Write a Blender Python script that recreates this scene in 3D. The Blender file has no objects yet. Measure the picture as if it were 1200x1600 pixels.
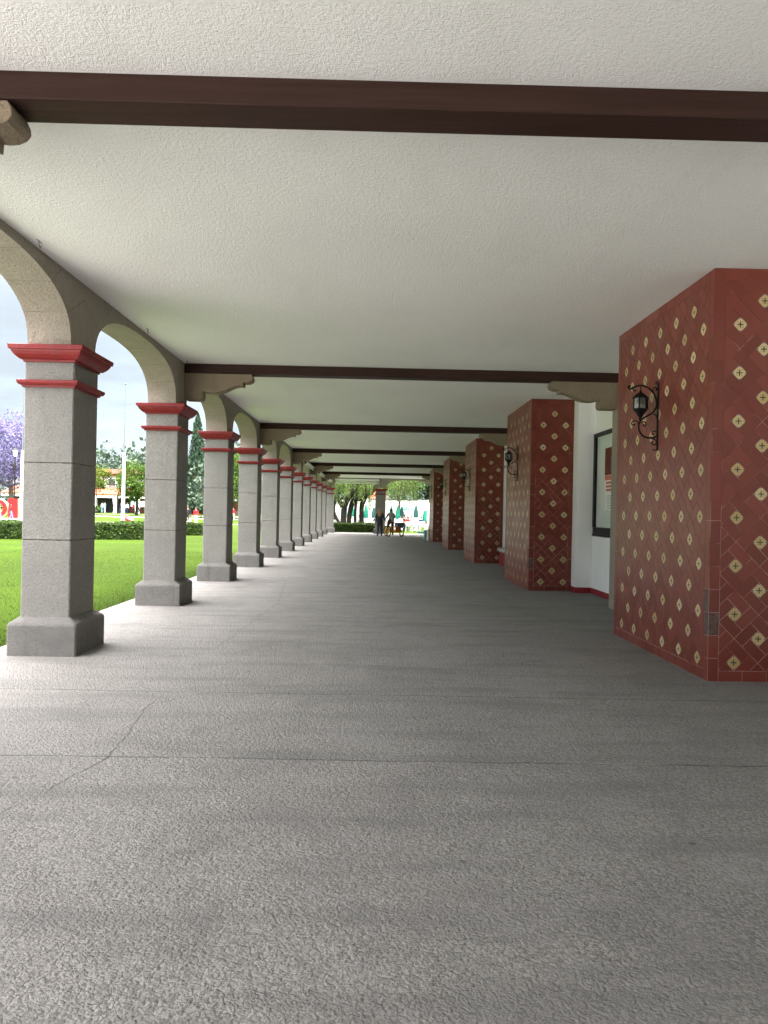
import bpy, bmesh, math, random
import numpy as np
from mathutils import Vector, Matrix

random.seed(7)
RNG = np.random.default_rng(7)
SC = bpy.context.scene
COL = SC.collection
R = math.radians

# ------------------------------------------------------------------ node helper
class G:
    """Small builder for procedural materials."""
    def __init__(self, name):
        self.m = bpy.data.materials.new(name)
        self.m.use_nodes = True
        self.t = self.m.node_tree
        self.t.nodes.clear()
        self.out = self.t.nodes.new('ShaderNodeOutputMaterial')
        self._pos = None
    def n(self, typ, **kw):
        nd = self.t.nodes.new(typ)
        for k, v in kw.items(): setattr(nd, k, v)
        return nd
    def put(self, sock, v):
        if v is None: return
        if isinstance(v, bpy.types.NodeSocket): self.t.links.new(v, sock)
        elif isinstance(v, (tuple, list)) and sock.type == 'RGBA' and len(v) == 3: sock.default_value = (*v, 1)
        else: sock.default_value = v
    def pos(self):
        if self._pos is None: self._pos = self.n('ShaderNodeNewGeometry').outputs['Position']
        return self._pos
    def xyz(self, v=None):
        s = self.n('ShaderNodeSeparateXYZ'); self.put(s.inputs[0], v or self.pos()); return s.outputs
    def math(self, op, a, b=None, c=None):
        m = self.n('ShaderNodeMath', operation=op)
        self.put(m.inputs[0], a); self.put(m.inputs[1], b); self.put(m.inputs[2], c)
        return m.outputs[0]
    def vscale(self, v, s):
        m = self.n('ShaderNodeVectorMath', operation='MULTIPLY'); self.put(m.inputs[0], v); m.inputs[1].default_value = s
        return m.outputs[0]
    def noise(self, scale, detail=4, rough=.55, v=None, dist=0, out=0):
        nd = self.n('ShaderNodeTexNoise'); self.put(nd.inputs['Vector'], v or self.pos())
        nd.inputs['Scale'].default_value = scale; nd.inputs['Detail'].default_value = detail
        nd.inputs['Roughness'].default_value = rough; nd.inputs['Distortion'].default_value = dist
        return nd.outputs[out]
    def vor(self, scale, v=None, feature='F1', out='Distance'):
        nd = self.n('ShaderNodeTexVoronoi', feature=feature); self.put(nd.inputs['Vector'], v or self.pos())
        nd.inputs['Scale'].default_value = scale
        return nd.outputs[out]
    def rng(self, v, a, b, c=0., d=1., smooth=True):
        nd = self.n('ShaderNodeMapRange', interpolation_type='SMOOTHSTEP' if smooth else 'LINEAR')
        self.put(nd.inputs[0], v)
        for i, x in enumerate((a, b, c, d)): nd.inputs[1+i].default_value = x
        return nd.outputs[0]
    def mix(self, f, a, b, mode='MIX'):
        nd = self.n('ShaderNodeMix', data_type='RGBA', blend_type=mode)
        self.put(nd.inputs[0], f); self.put(nd.inputs[6], a); self.put(nd.inputs[7], b)
        return nd.outputs[2]
    def attr(self, name, out='Fac'):
        nd = self.n('ShaderNodeAttribute', attribute_name=name); return nd.outputs[out]
    def bump(self, h, strength=.5, dist=.01, normal=None):
        nd = self.n('ShaderNodeBump'); self.put(nd.inputs['Height'], h)
        nd.inputs['Strength'].default_value = strength; nd.inputs['Distance'].default_value = dist
        if normal is not None: self.put(nd.inputs['Normal'], normal)
        return nd.outputs[0]
    def bsdf(self, color, rough=.8, normal=None, spec=.5, metal=0, **kw):
        p = self.n('ShaderNodeBsdfPrincipled')
        self.put(p.inputs['Base Color'], color); self.put(p.inputs['Roughness'], rough)
        self.put(p.inputs['Specular IOR Level'], spec); self.put(p.inputs['Metallic'], metal)
        if normal is not None: self.put(p.inputs['Normal'], normal)
        for k, v in kw.items(): self.put(p.inputs[k.replace('_', ' ')], v)
        self.t.links.new(p.outputs[0], self.out.inputs[0])
        return self.m

def plain(name, c, rough=.6, spec=.4, var=.18, scale=6., metal=0):
    """Painted / dyed surface with slight mottling and fine relief."""
    g = G(name)
    f = g.noise(scale, 5, .6)
    lo = tuple(x*(1-var) for x in c); hi = tuple(min(1, x*(1+var)) for x in c)
    col = g.mix(g.rng(f, .3, .7), lo, hi)
    nb = g.bump(g.noise(scale*12, 3), .15, .004)
    return g.bsdf(col, rough, nb, spec, metal)

def leafmat(name, dark, light, trans=.25, rough=.55):
    """Leaf material: each leaf has its own tint attribute, larger clumps vary too."""
    g = G(name)
    t = g.attr('tint')
    col = g.mix(t, dark, light)
    cl = g.rng(g.noise(.9, 2), .35, .65)
    col = g.mix(g.math('MULTIPLY', cl, .35), col, tuple(x*.55 for x in dark))
    d = g.n('ShaderNodeBsdfPrincipled'); g.put(d.inputs['Base Color'], col); d.inputs['Roughness'].default_value = rough
    d.inputs['Specular IOR Level'].default_value = .1
    tr = g.n('ShaderNodeBsdfTranslucent'); g.put(tr.inputs[0], col)
    mx = g.n('ShaderNodeMixShader'); mx.inputs[0].default_value = trans
    g.t.links.new(d.outputs[0], mx.inputs[1]); g.t.links.new(tr.outputs[0], mx.inputs[2])
    g.t.links.new(mx.outputs[0], g.out.inputs[0])
    return g.m

# ------------------------------------------------------------------ materials
M = {}
def make_stone(name, c, stain, joint=True):
    g = G(name)
    P = g.pos()
    big = g.noise(.9, 4, .6)
    mid = g.noise(7, 6, .65)
    fine = g.noise(60, 4, .6)
    blk = g.noise(1.0, 1, .5, v=g.vscale(P, (.8, .23, 1.2)))
    lo = tuple(x*.84 for x in c)
    col = g.mix(g.rng(mid, .3, .72), lo, c)
    col = g.mix(g.math('MULTIPLY', g.rng(big, .5, .75), .35), col, tuple(x*1.18 for x in c))
    col = g.mix(g.math('MULTIPLY', g.rng(blk, .36, .64), .55), col, (c[0]*.70, c[1]*.72, c[2]*.74))
    # rain stains run down in vertical streaks
    st = g.noise(1.0, 5, .6, v=g.vscale(P, (6, 6, .7)))
    col = g.mix(g.math('MULTIPLY', g.rng(st, .52, .72), stain), col, (c[0]*.42, c[1]*.41, c[2]*.38))
    # dark patches of damp
    pt = g.noise(2.6, 6, .7, dist=.6)
    col = g.mix(g.math('MULTIPLY', g.rng(pt, .50, .66), stain*.62), col, tuple(x*.5 for x in c))
    col = g.mix(g.rng(fine, .35, .65), tuple(x*.68 for x in c), col)
    # pits
    pits = g.rng(g.vor(42, v=None), .08, .24)
    pitsel = g.rng(g.noise(5, 3), .46, .58)
    pit = g.math('MULTIPLY', g.math('SUBTRACT', 1, pits), pitsel)
    col = g.mix(g.math('MULTIPLY', pit, .65), col, tuple(x*.4 for x in c))
    h = g.math('ADD', g.math('MULTIPLY', g.noise(26, 6, .7), 1.0), g.math('MULTIPLY', fine, .45))
    h = g.math('SUBTRACT', h, g.math('MULTIPLY', pit, .5))
    nb = g.bump(h, 1.0, .018)
    return g.bsdf(col, .92, nb, .2)
M['stone'] = make_stone('column_stone', (.305, .294, .275), .30)
M['stone_base'] = make_stone('base_stone', (.225, .216, .205), .9)
M['stone_arch'] = make_stone('arch_stone', (.43, .385, .32), .3)
M['stone_corbel'] = make_stone('corbel_stone', (.34, .27, .195), .25)

M['mortar'] = plain('joint_mortar', (.19, .175, .155), .95, .1, .4, 20)
def make_red(name, c):
    g = G(name)
    col = g.mix(g.rng(g.noise(9, 5, .6), .35, .7), tuple(x*.8 for x in c), c)
    chip = g.math('MAXIMUM', g.rng(g.noise(30, 4, .7), .66, .71), g.math('MULTIPLY', g.rng(g.noise(5, 5, .7), .55, .72), .35))
    col = g.mix(g.math('MULTIPLY', chip, .6), col, (.3, .2, .17))
    return g.bsdf(col, .5, g.bump(g.noise(40, 4), .25, .005), .4)
M['red'] = make_red('red_paint', (.235, .012, .016))
M['skirting'] = make_red('red_skirting_paint', (.30, .022, .03))

g = G('beam_paint')
gr = g.noise(1, 5, .6, v=g.vscale(g.pos(), (1.2, 40, 40)))
c = g.mix(g.rng(gr, .3, .7), (.030, .0125, .0095), (.044, .020, .016))
M['beam'] = g.bsdf(c, .6, g.bump(gr, .25, .004), .2)

g = G('ceiling_plaster')
a = g.noise(88, 5, .62, dist=.4); b = g.noise(31, 4, .6, dist=.3); lg = g.noise(.55, 4, .6); tr = g.noise(1.0, 4, .6, v=g.vscale(g.pos(), (1.6, .35, 1)))
c = g.mix(g.rng(lg, .3, .7), (.88, .875, .87), (.915, .91, .905))
c = g.mix(g.math('MULTIPLY', g.rng(tr, .52, .75), .32), c, (.79, .785, .76))
c = g.mix(g.math('MULTIPLY', g.rng(g.noise(2.2, 6, .7, dist=.8), .62, .72), .22), c, (.70, .69, .66))
c = g.mix(g.math('MULTIPLY', g.rng(g.vor(3.1), .0, .035, 1, 0), .5), c, (.5, .5, .45))
h = g.math('ADD', a, g.math('MULTIPLY', b, .8))
M['ceiling'] = g.bsdf(c, .95, g.bump(h, .85, .014), .1)

g = G('white_wall_paint')
c = g.mix(g.rng(g.noise(1.1, 5, .6), .3, .7), (.84, .845, .84), (.89, .89, .885))
c = g.mix(g.math('MULTIPLY', g.rng(g.noise(1, 4, .6, v=g.vscale(g.pos(), (5, 5, .6))), .56, .75), .2), c, (.6, .59, .55))
M['white'] = g.bsdf(c, .8, g.bump(g.noise(70, 4, .6), .3, .004), .2)

# floor: broom-worn concrete with exposed grains, pour joints across and a few wandering cracks
g = G('concrete_floor')
P = g.pos(); s = g.xyz()
wx = g.math('MULTIPLY', g.math('SUBTRACT', g.noise(2.3, 5, .65), .5), .14)
wy = g.math('MULTIPLY', g.math('SUBTRACT', g.noise(1.9, 6, .68, out=1), .5), .10)
X = g.math('ADD', s[0], wx); Y = g.math('ADD', g.math('ADD', s[1], wy), g.math('MULTIPLY', g.math('SUBTRACT', g.noise(17, 4, .7), .5), .035))
grain = g.noise(64, 5, .7); grain2 = g.noise(150, 3, .6); mid = g.noise(6, 5, .6); big = g.noise(.45, 4, .6)
broom = g.noise(1, 4, .6, v=g.vscale(P, (.55, 3.2, 1)))
worn = g.noise(1.1, 6, .7, dist=1.0)
cells = g.vor(95)
pit2 = g.math('MULTIPLY', g.rng(g.vor(26, v=g.vscale(P, (1, 1.15, 1))), .05, .22, 1, 0), g.rng(g.noise(4, 3), .42, .6))
clod = g.noise(34, 4, .62)
wv = g.n('ShaderNodeVectorMath', operation='ADD'); g.put(wv.inputs[0], P); g.put(wv.inputs[1], g.vscale(g.noise(40, 2, .5, out=1), (.02, .02, .02)))
peb = g.vor(82, v=wv.outputs[0]); pebr = g.xyz(g.vor(82, v=wv.outputs[0], out='Color'))[0]; peb2 = g.vor(37, v=wv.outputs[0])
c = g.mix(g.rng(g.math('ADD', g.math('MULTIPLY', grain, .5), g.math('ADD', g.math('MULTIPLY', clod, .3), g.math('MULTIPLY', pebr, .2))), .38, .62), (0.150, 0.143, 0.134), (0.288, 0.277, 0.264))
c = g.mix(g.math('MULTIPLY', g.rng(mid, .4, .75), .4), c, (0.305, 0.298, 0.289))
c = g.mix(g.math('MULTIPLY', g.rng(big, .42, .7), .45), c, (0.187, 0.179, 0.170))
c = g.mix(g.math('MULTIPLY', g.rng(broom, .46, .68), .68), c, (0.160, 0.155, 0.149))
c = g.mix(g.math('MULTIPLY', g.rng(cells, .0, .16, 1, 0), g.math('MULTIPLY', g.rng(g.noise(9, 2), .5, .6), .75)), c, (0.505, 0.492, 0.472))
c = g.mix(g.math('MULTIPLY', g.rng(g.vor(70, v=g.vscale(P, (1, 1.1, 1))), .0, .13, 1, 0), g.math('MULTIPLY', g.rng(g.noise(7, 2), .52, .62), .8)), c, (0.078, 0.075, 0.072))
c = g.mix(g.math('MULTIPLY', g.rng(worn, .45, .72), .34), c, (0.110, 0.106, 0.104))
c = g.mix(g.math('MULTIPLY', g.rng(worn, .28, .45, 1, 0), .32), c, (0.292, 0.287, 0.281))
c = g.mix(g.math('MULTIPLY', pit2, .55), c, (0.072, 0.068, 0.065))
spots = g.math('MULTIPLY', g.rng(g.vor(1.7, v=wv.outputs[0]), .02, .045, 1, 0), .75)
c = g.mix(spots, c, (.09, .085, .08))
crack = None
def addc(x):
    global crack
    crack = x if crack is None else g.math('MAXIMUM', crack, x)
for y0, w, k in ((4.80, .016, 1.0), (6.52, .018, .9), (9.0, .02, .5), (11.2, .026, .7), (13.6, .014, .4), (16.9, .02, .5), (21.2, .02, .5), (25.4, .02, .45), (29.7, .03, .45)):
    d = g.math('ABSOLUTE', g.math('SUBTRACT', Y, y0))
    addc(g.math('MULTIPLY', g.rng(d, w*.35, w, 1, 0), k))
def seg(x0, y0, x1, y1, w, k):
    dx, dy = x1-x0, y1-y0; L2 = dx*dx+dy*dy
    px = g.math('SUBTRACT', X, x0); py = g.math('SUBTRACT', Y, y0)
    t = g.math('DIVIDE', g.math('ADD', g.math('MULTIPLY', px, dx), g.math('MULTIPLY', py, dy)), L2)
    tn = g.n('ShaderNodeClamp'); g.put(tn.inputs[0], t); t = tn.outputs[0]
    ex = g.math('SUBTRACT', px, g.math('MULTIPLY', t, dx)); ey = g.math('SUBTRACT', py, g.math('MULTIPLY', t, dy))
    d = g.math('SQRT', g.math('ADD', g.math('MULTIPLY', ex, ex), g.math('MULTIPLY', ey, ey)))
    addc(g.math('MULTIPLY', g.rng(d, w*.4, w, 1, 0), k))
seg(-2.0, 3.2, -1.60, 4.78, .011, 1.0); seg(-1.60, 4.78, -1.72, 6.1, .011, .95); seg(-1.72, 6.1, -1.35, 6.5, .010, .8)
seg(-1.72, 8.6, -1.55, 13.0, .012, .5); seg(-1.55, 13.0, -1.9, 17.0, .014, .5)
crack = g.math('MULTIPLY', crack, g.rng(g.noise(2.6, 5, .7), .30, .60, .16, .78))
c = g.mix(crack, c, (.06, .058, .056))
pale = g.math('MULTIPLY', g.math('MULTIPLY', g.rng(g.math('ABSOLUTE', g.math('SUBTRACT', Y, 4.805)), .004, .012, 1, 0), g.rng(s[0], 1.0, 1.6)), g.rng(s[0], 1.7, 2.0, 1, 0))
c = g.mix(g.math('MULTIPLY', pale, .5), c, (.4, .4, .385))
h = g.math('ADD', grain, g.math('MULTIPLY', grain2, .4))
h = g.math('ADD', h, g.math('MULTIPLY', clod, .8))
h = g.math('SUBTRACT', h, g.math('ADD', g.math('MULTIPLY', peb, .9), g.math('MULTIPLY', peb2, .9)))
h = g.math('SUBTRACT', h, g.math('ADD', g.math('MULTIPLY', crack, .8), g.math('MULTIPLY', pit2, .5)))
rgh = g.rng(mid, .3, .7, .62, .8)
M['floor'] = g.bsdf(c, rgh, g.bump(h, .8, .0115), .25)

# glazed red tiles: one tint per tile
g = G('red_tile')
t = g.attr('tint')
c = g.mix(t, (.162, .029, .017), (.222, .046, .029))
c = g.mix(g.math('MULTIPLY', g.rng(g.noise(1.5, 4, .6), .4, .7), .3), c, (.165, .018, .017))
M['tile'] = g.bsdf(c, g.rng(g.noise(2.5, 3), .3, .7, .28, .37), g.bump(g.noise(5, 3, .5), .10, .006), .6)
g = G('worn_grey_tile')
c = g.mix(g.rng(g.noise(18, 5, .6), .35, .65), (.10, .045, .04), (.16, .115, .105))
M['greytile'] = g.bsdf(c, .6, g.bump(g.noise(30, 4), .3, .006), .3)
g = G('tile_grout')
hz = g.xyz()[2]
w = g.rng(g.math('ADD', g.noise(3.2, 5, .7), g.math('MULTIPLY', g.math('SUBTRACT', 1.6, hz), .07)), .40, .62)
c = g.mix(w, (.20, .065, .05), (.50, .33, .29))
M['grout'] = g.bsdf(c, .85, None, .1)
# painted accent tile: cream field, dark four-armed flower, dark corner leaves
g = G('flower_tile')
uvn = g.n('ShaderNodeUVMap'); s = g.xyz(uvn.outputs[0])
u = g.math('ABSOLUTE', g.math('SUBTRACT', s[0], .5)); v = g.math('ABSOLUTE', g.math('SUBTRACT', s[1], .5))
mx = g.math('MAXIMUM', u, v); mn = g.math('MINIMUM', u, v)
df = g.math('ABSOLUTE', g.math('SUBTRACT', u, v))
sm = g.math('ADD', u, v)
cross = g.math('MULTIPLY', g.rng(df, .06, .085, 1, 0), g.rng(sm, .38, .42, 1, 0))
corner = g.rng(sm, .77, .82)
dots = g.math('MULTIPLY', g.rng(g.math('ABSOLUTE', g.math('SUBTRACT', mx, .33)), .02, .04, 1, 0), g.rng(mn, .05, .09, 1, 0))
edge = g.rng(mx, .455, .475)
tt = g.attr('tint')
base = g.mix(tt, (.52, .41, .18), (.66, .58, .34))
ring = g.math('MULTIPLY', g.rng(g.noise(150, 2), .5, .6), .5)
base = g.mix(ring, base, (.36, .20, .05))
c = g.mix(dots, base, (.55, .25, .04))
c = g.mix(corner, c, (.05, .06, .10)); c = g.mix(cross, c, (.015, .012, .012)); c = g.mix(g.math('MULTIPLY', edge, .5), c, (.45, .40, .33))
M['accent'] = g.bsdf(c, .3, None, .5)

M['iron'] = plain('wrought_iron', (.004, .004, .004), .5, .3, .3, 30)
g = G('lantern_glass')
c = g.mix(g.rng(g.noise(9, 4), .35, .65), (.10, .105, .10), (.30, .31, .30))
M['lantglass'] = g.bsdf(c, .18, None, .5)
M['frame'] = plain('window_frame_paint', (.006, .0065, .007), .45, .3, .2, 12)
g = G('frosted_window_glass')
c = g.mix(g.rng(g.noise(.8, 3), .3, .7), (.56, .62, .58), (.66, .70, .66))
M['glass'] = g.bsdf(c, .12, None, .5)
g = G('grass_ground')
s = g.xyz()
stripe = g.n('ShaderNodeTexWave'); g.put(stripe.inputs[0], g.vscale(g.pos(), (.10, .45, 1))); stripe.inputs['Scale'].default_value = .35; stripe.inputs['Distortion'].default_value = 1.6
n1 = g.noise(30, 5, .65); n2 = g.noise(.25, 4, .6); n3 = g.noise(2.2, 5, .65)
c = g.mix(g.rng(n1, .32, .68), (0.0177, 0.0360, 0.0039), (0.0390, 0.0647, 0.0083))
c = g.mix(g.math('MULTIPLY', g.rng(n2, .4, .7), .55), c, (0.0487, 0.0823, 0.0066))
c = g.mix(g.math('MULTIPLY', g.rng(n3, .5, .75), .45), c, (0.0220, 0.0529, 0.0033))
c = g.mix(g.math('MULTIPLY', stripe.outputs[1], .22), c, (0.0487, 0.0955, 0.0066))
M['grass'] = g.bsdf(c, .85, g.bump(g.noise(70, 4, .7), .9, .05), .03)
M['blade'] = leafmat('grass_blade', (0.0184, 0.0323, 0.0040), (0.0417, 0.0632, 0.0081), .3)
g = G('pale_path'); c = g.mix(g.noise(3, 5), (.24, .23, .20), (.33, .32, .285)); M['path'] = g.bsdf(c, .9)
M['hedge'] = leafmat('hedge_leaf', (0.0176, 0.0384, 0.0080), (0.0600, 0.1000, 0.0176), .2)
M['hedge_core'] = plain('hedge_twigs', (.018, .030, .010), .9, .1, .4, 20)
M['jac'] = leafmat('jacaranda_blossom', (0.0850, 0.0723, 0.1615), (0.2125, 0.1913, 0.3570), .3)
M['leaf_yg'] = leafmat('bright_leaf', (0.0385, 0.0660, 0.0066), (0.1210, 0.1650, 0.0220), .35)
M['leaf_g'] = leafmat('green_leaf', (0.0325, 0.0715, 0.0097), (0.0910, 0.1560, 0.0260), .35)
M['leaf_d'] = leafmat('dark_leaf', (.014, .036, .016), (.05, .095, .035), .2)
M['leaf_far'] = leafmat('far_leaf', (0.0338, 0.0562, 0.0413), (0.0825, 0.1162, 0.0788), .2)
M['leaf_cyp'] = leafmat('cypress_leaf', (0.0160, 0.0336, 0.0224), (0.0440, 0.0800, 0.0464), .15)
M['leaf_pep'] = leafmat('weeping_leaf', (0.0396, 0.0720, 0.0158), (0.1728, 0.2376, 0.0720), .4)
M['bark'] = plain('bark', (.018, .015, .013), .95, .1, .5, 9)
M['bark_l'] = plain('pale_bark', (.12, .095, .075), .95, .1, .4, 9)
M['pole'] = plain('white_pole_paint', (.55, .56, .56), .45, .4, .06, 3)
M['polegrey'] = plain('grey_pole_metal', (.10, .115, .125), .45, .4, .1, 3)
M['letter'] = plain('red_letter_paint', (.40, .008, .010), .4, .4, .08, 2)
M['letter_side'] = plain('cream_letter_side', (.62, .52, .28), .5, .3, .1, 2)
M['concrete'] = plain('plinth_concrete', (.42, .41, .38), .9, .2, .15, 4)
M['orange_wall'] = plain('orange_wall', (.52, .14, .07), .8, .2, .12, 1)
M['pink_wall'] = plain('pink_wall', (.28, .12, .10), .8, .2, .12, 1)
M['brick'] = plain('brick_wall', (.24, .075, .05), .85, .2, .2, 3)
M['dark'] = plain('dark_opening', (.02, .024, .027), .4, .4, .2, 1)
M['rooftile'] = plain('roof_tile', (.26, .065, .04), .8, .2, .2, 3)
M['green_cloth'] = plain('green_canvas', (.006, .115, .075), .85, .2, .2, 3)
M['dgreen_cloth'] = plain('dark_green_canvas', (.008, .040, .036), .85, .2, .2, 3)
M['aqua_cloth'] = plain('aqua_canvas', (.10, .42, .34), .85, .2, .1, 3)
M['white_out'] = plain('outdoor_white_paint', (.33, .335, .34), .85, .2, .08, 1)
M['white_far'] = plain('garden_furniture_plastic', (.40, .40, .40), .5, .3, .06, 3)
M['white_plastic'] = plain('white_plastic', (.80, .80, .79), .4, .4, .05, 3)
M['sign_red'] = plain('sign_print_red', (.5, .09, .05), .6, .3, .1, 10)
M['sign_grey'] = plain('sign_print_grey', (.35, .36, .38), .6, .3, .1, 10)
M['cream'] = plain('cream_sign', (.82, .80, .70), .5, .3, .05, 3)
M['orange'] = plain('orange_frame_paint', (.62, .14, .012), .4, .5, .1, 5)
M['yellow'] = plain('yellow_rim', (.65, .36, .03), .4, .5, .1, 5)
M['rubber'] = plain('black_rubber', (.012, .012, .012), .8, .3, .2, 10)
M['aqua_bin'] = plain('aqua_bin_plastic', (.30, .50, .50), .45, .4, .06, 3)
M['grey_cargo'] = plain('grey_crate', (.10, .11, .13), .7, .3, .25, 8)
g = G('clear_plastic_sheet')
tr = g.n('ShaderNodeBsdfTransparent'); di = g.n('ShaderNodeBsdfPrincipled'); di.inputs['Base Color'].default_value = (.75, .8, .76, 1); di.inputs['Roughness'].default_value = .25
mx = g.n('ShaderNodeMixShader'); g.put(mx.inputs[0], g.rng(g.noise(1.0, 3, .5, v=g.vscale(g.pos(), (1, 1, 14))), .3, .7, .3, .6))
g.t.links.new(tr.outputs[0], mx.inputs[1]); g.t.links.new(di.outputs[0], mx.inputs[2]); g.t.links.new(mx.outputs[0], g.out.inputs[0])
M['sheet'] = g.m
M['skin'] = plain('skin', (.42, .24, .17), .6, .3, .08, 8)
M['hair_dark'] = plain('dark_hair', (.018, .013, .010), .6, .4, .3, 40)
M['hair_blond'] = plain('blond_hair', (.42, .26, .12), .55, .4, .25, 40)
CLOTH = {}
def cloth(name, c):
    if name not in CLOTH: CLOTH[name] = plain(name + '_cloth', c, .9, .15, .2, 12)
    return CLOTH[name]

# ------------------------------------------------------------------ mesh helper
class MB:
    def __init__(self):
        self.v = []; self.f = []; self.mi = []; self.tint = []; self.uv = []
    def face(self, pts, mi=0, tint=.5, uv=None):
        b = len(self.v); self.v += [tuple(p) for p in pts]
        self.f.append(tuple(range(b, b+len(pts)))); self.mi.append(mi); self.tint.append(tint); self.uv.append(uv)
    def idx(self, verts, faces, mi=0, tint=.5):
        b = len(self.v); self.v += [tuple(p) for p in verts]
        for f in faces:
            self.f.append(tuple(b+i for i in f)); self.mi.append(mi); self.tint.append(tint); self.uv.append(None)
    def box(self, x0, x1, y0, y1, z0, z1, mi=0, rz=0, c=None, tint=.5):
        vs = [(x, y, z) for z in (z0, z1) for (x, y) in ((x0, y0), (x1, y0), (x1, y1), (x0, y1))]
        if rz:
            cx, cy = c if c else ((x0+x1)/2, (y0+y1)/2); cs, sn = math.cos(rz), math.sin(rz)
            vs = [(cx+(x-cx)*cs-(y-cy)*sn, cy+(x-cx)*sn+(y-cy)*cs, z) for x, y, z in vs]
        self.idx(vs, [(3, 2, 1, 0), (4, 5, 6, 7), (0, 1, 5, 4), (1, 2, 6, 5), (2, 3, 7, 6), (3, 0, 4, 7)], mi, tint)
        return self
    def rings(self, rr, mi=0, cap=True, closed=True, mis=None):
        n = len(rr[0]); vs = [p for r in rr for p in r]; fs = []
        for k in range(len(rr)-1):
            for i in range(n if closed else n-1):
                j = (i+1) % n
                fs.append((k*n+i, k*n+j, (k+1)*n+j, (k+1)*n+i))
        if cap:
            fs.append(tuple(reversed(range(n)))); fs.append(tuple(range((len(rr)-1)*n, len(rr)*n)))
        f0 = len(self.mi); self.idx(vs, fs, mi)
        if mis:
            m_ = n if closed else n-1
            for k, q in enumerate(mis): self.mi[f0+k*m_:f0+(k+1)*m_] = [q]*m_
        return self
    def rect_ring(self, x0, x1, y0, y1, z, c=.012):
        return [(x0+c, y0, z), (x1-c, y0, z), (x1, y0+c, z), (x1, y1-c, z), (x1-c, y1, z), (x0+c, y1, z), (x0, y1-c, z), (x0, y0+c, z)]
    def tube(self, pts, rad, n=8, mi=0):
        pts = [Vector(p) for p in pts]
        rads = rad if isinstance(rad, (list, tuple)) else [rad]*len(pts)
        rr = []; up = Vector((.31, .17, .93)).normalized(); prev = None
        for i, p in enumerate(pts):
            d = (pts[min(i+1, len(pts)-1)]-pts[max(i-1, 0)]); d.normalize()
            if prev is None:
                a = d.cross(up)
                if a.length < .05: a = d.cross(Vector((1, 0, 0)))
            else: a = prev - d*prev.dot(d)
            a.normalize(); prev = a; b = d.cross(a)
            rr.append([tuple(p+(a*math.cos(t)+b*math.sin(t))*rads[i]) for t in (2*math.pi*k/n for k in range(n))])
        self.rings(rr, mi); return self
    def lathe(self, prof, cx=0, cy=0, n=16, mi=0, rot=0):
        rr = [[(cx+r*math.cos(rot+2*math.pi*k/n), cy+r*math.sin(rot+2*math.pi*k/n), z) for k in range(n)] for r, z in prof]
        self.rings(rr, mi); return self
    def ball(self, c, r, n=10, mi=0):
        rx, ry, rz = r if isinstance(r, (tuple, list)) else (r, r, r)
        rr = []
        for j in range(1, n):
            a = math.pi*j/n
            rr.append([(c[0]+rx*math.sin(a)*math.cos(2*math.pi*k/(n+2)), c[1]+ry*math.sin(a)*math.sin(2*math.pi*k/(n+2)), c[2]-rz*math.cos(a)) for k in range(n+2)])
        self.rings(rr, mi); return self
    def prism(self, prof, axis, a0, a1, mi=0):
        """Extrude an outline of (p, q) along an axis: 'y' -> (p, y, q), 'x' -> (x, p, q)."""
        if axis == 'y': A = [(p, a0, q) for p, q in prof]; B = [(p, a1, q) for p, q in prof]
        else: A = [(a0, p, q) for p, q in prof]; B = [(a1, p, q) for p, q in prof]
        self.rings([A, B], mi); return self
    def build(self, name, mats, parent=None, bevel=0, smooth=False, local=False, seg=2, fix=True):
        me = bpy.data.meshes.new(name)
        off = Vector((0, 0, 0))
        if parent is not None and not local:
            p = parent
            while p is not None: off += p.location; p = p.parent
        me.from_pydata([(x-off.x, y-off.y, z-off.z) for x, y, z in self.v], [], self.f)
        me.polygons.foreach_set('material_index', self.mi)
        at = me.attributes.new('tint', 'FLOAT', 'FACE'); at.data.foreach_set('value', self.tint)
        if any(u is not None for u in self.uv):
            ul = me.uv_layers.new(name='UVMap'); k = 0
            for poly, u in zip(me.polygons, self.uv):
                for q, li in enumerate(poly.loop_indices):
                    ul.data[li].uv = u[q] if u else (0, 0)
        for m in (mats if isinstance(mats, (list, tuple)) else [mats]): me.materials.append(m)
        if bevel or fix:
            bm = bmesh.new(); bm.from_mesh(me)
            if fix: bmesh.ops.recalc_face_normals(bm, faces=bm.faces)
            if bevel:
                es = [e for e in bm.edges if len(e.link_faces) == 2 and e.calc_face_angle(0) > .5]
                bmesh.ops.bevel(bm, geom=es, offset=bevel, segments=seg, profile=.5, affect='EDGES', clamp_overlap=True)
            bm.to_mesh(me); bm.free()
        if smooth:
            me.polygons.foreach_set('use_smooth', [True]*len(me.polygons))
        o = bpy.data.objects.new(name, me); COL.objects.link(o)
        if parent is not None: o.parent = parent
        return o

def tag(o, label=None, cat=None, group=None, kind=None):
    if label: o['label'] = label
    if cat: o['category'] = cat
    if group: o['group'] = group
    if kind: o['kind'] = kind
    return o
def thing(name, label, cat, loc=(0, 0, 0), rz=0, group=None):
    o = bpy.data.objects.new(name, None); COL.objects.link(o)
    o.empty_display_size = .2; o.location = loc; o.rotation_euler = (0, 0, rz)
    return tag(o, label, cat, group)
def copy_tree(o, parent=None):
    c = o.copy(); COL.objects.link(c)
    if parent is not None: c.parent = parent
    for ch in list(o.children): copy_tree(ch, c)
    return c
ORD = ['first', 'second', 'third', 'fourth', 'fifth', 'sixth', 'seventh', 'eighth', 'ninth', 'tenth', 'eleventh', 'twelfth']

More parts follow.
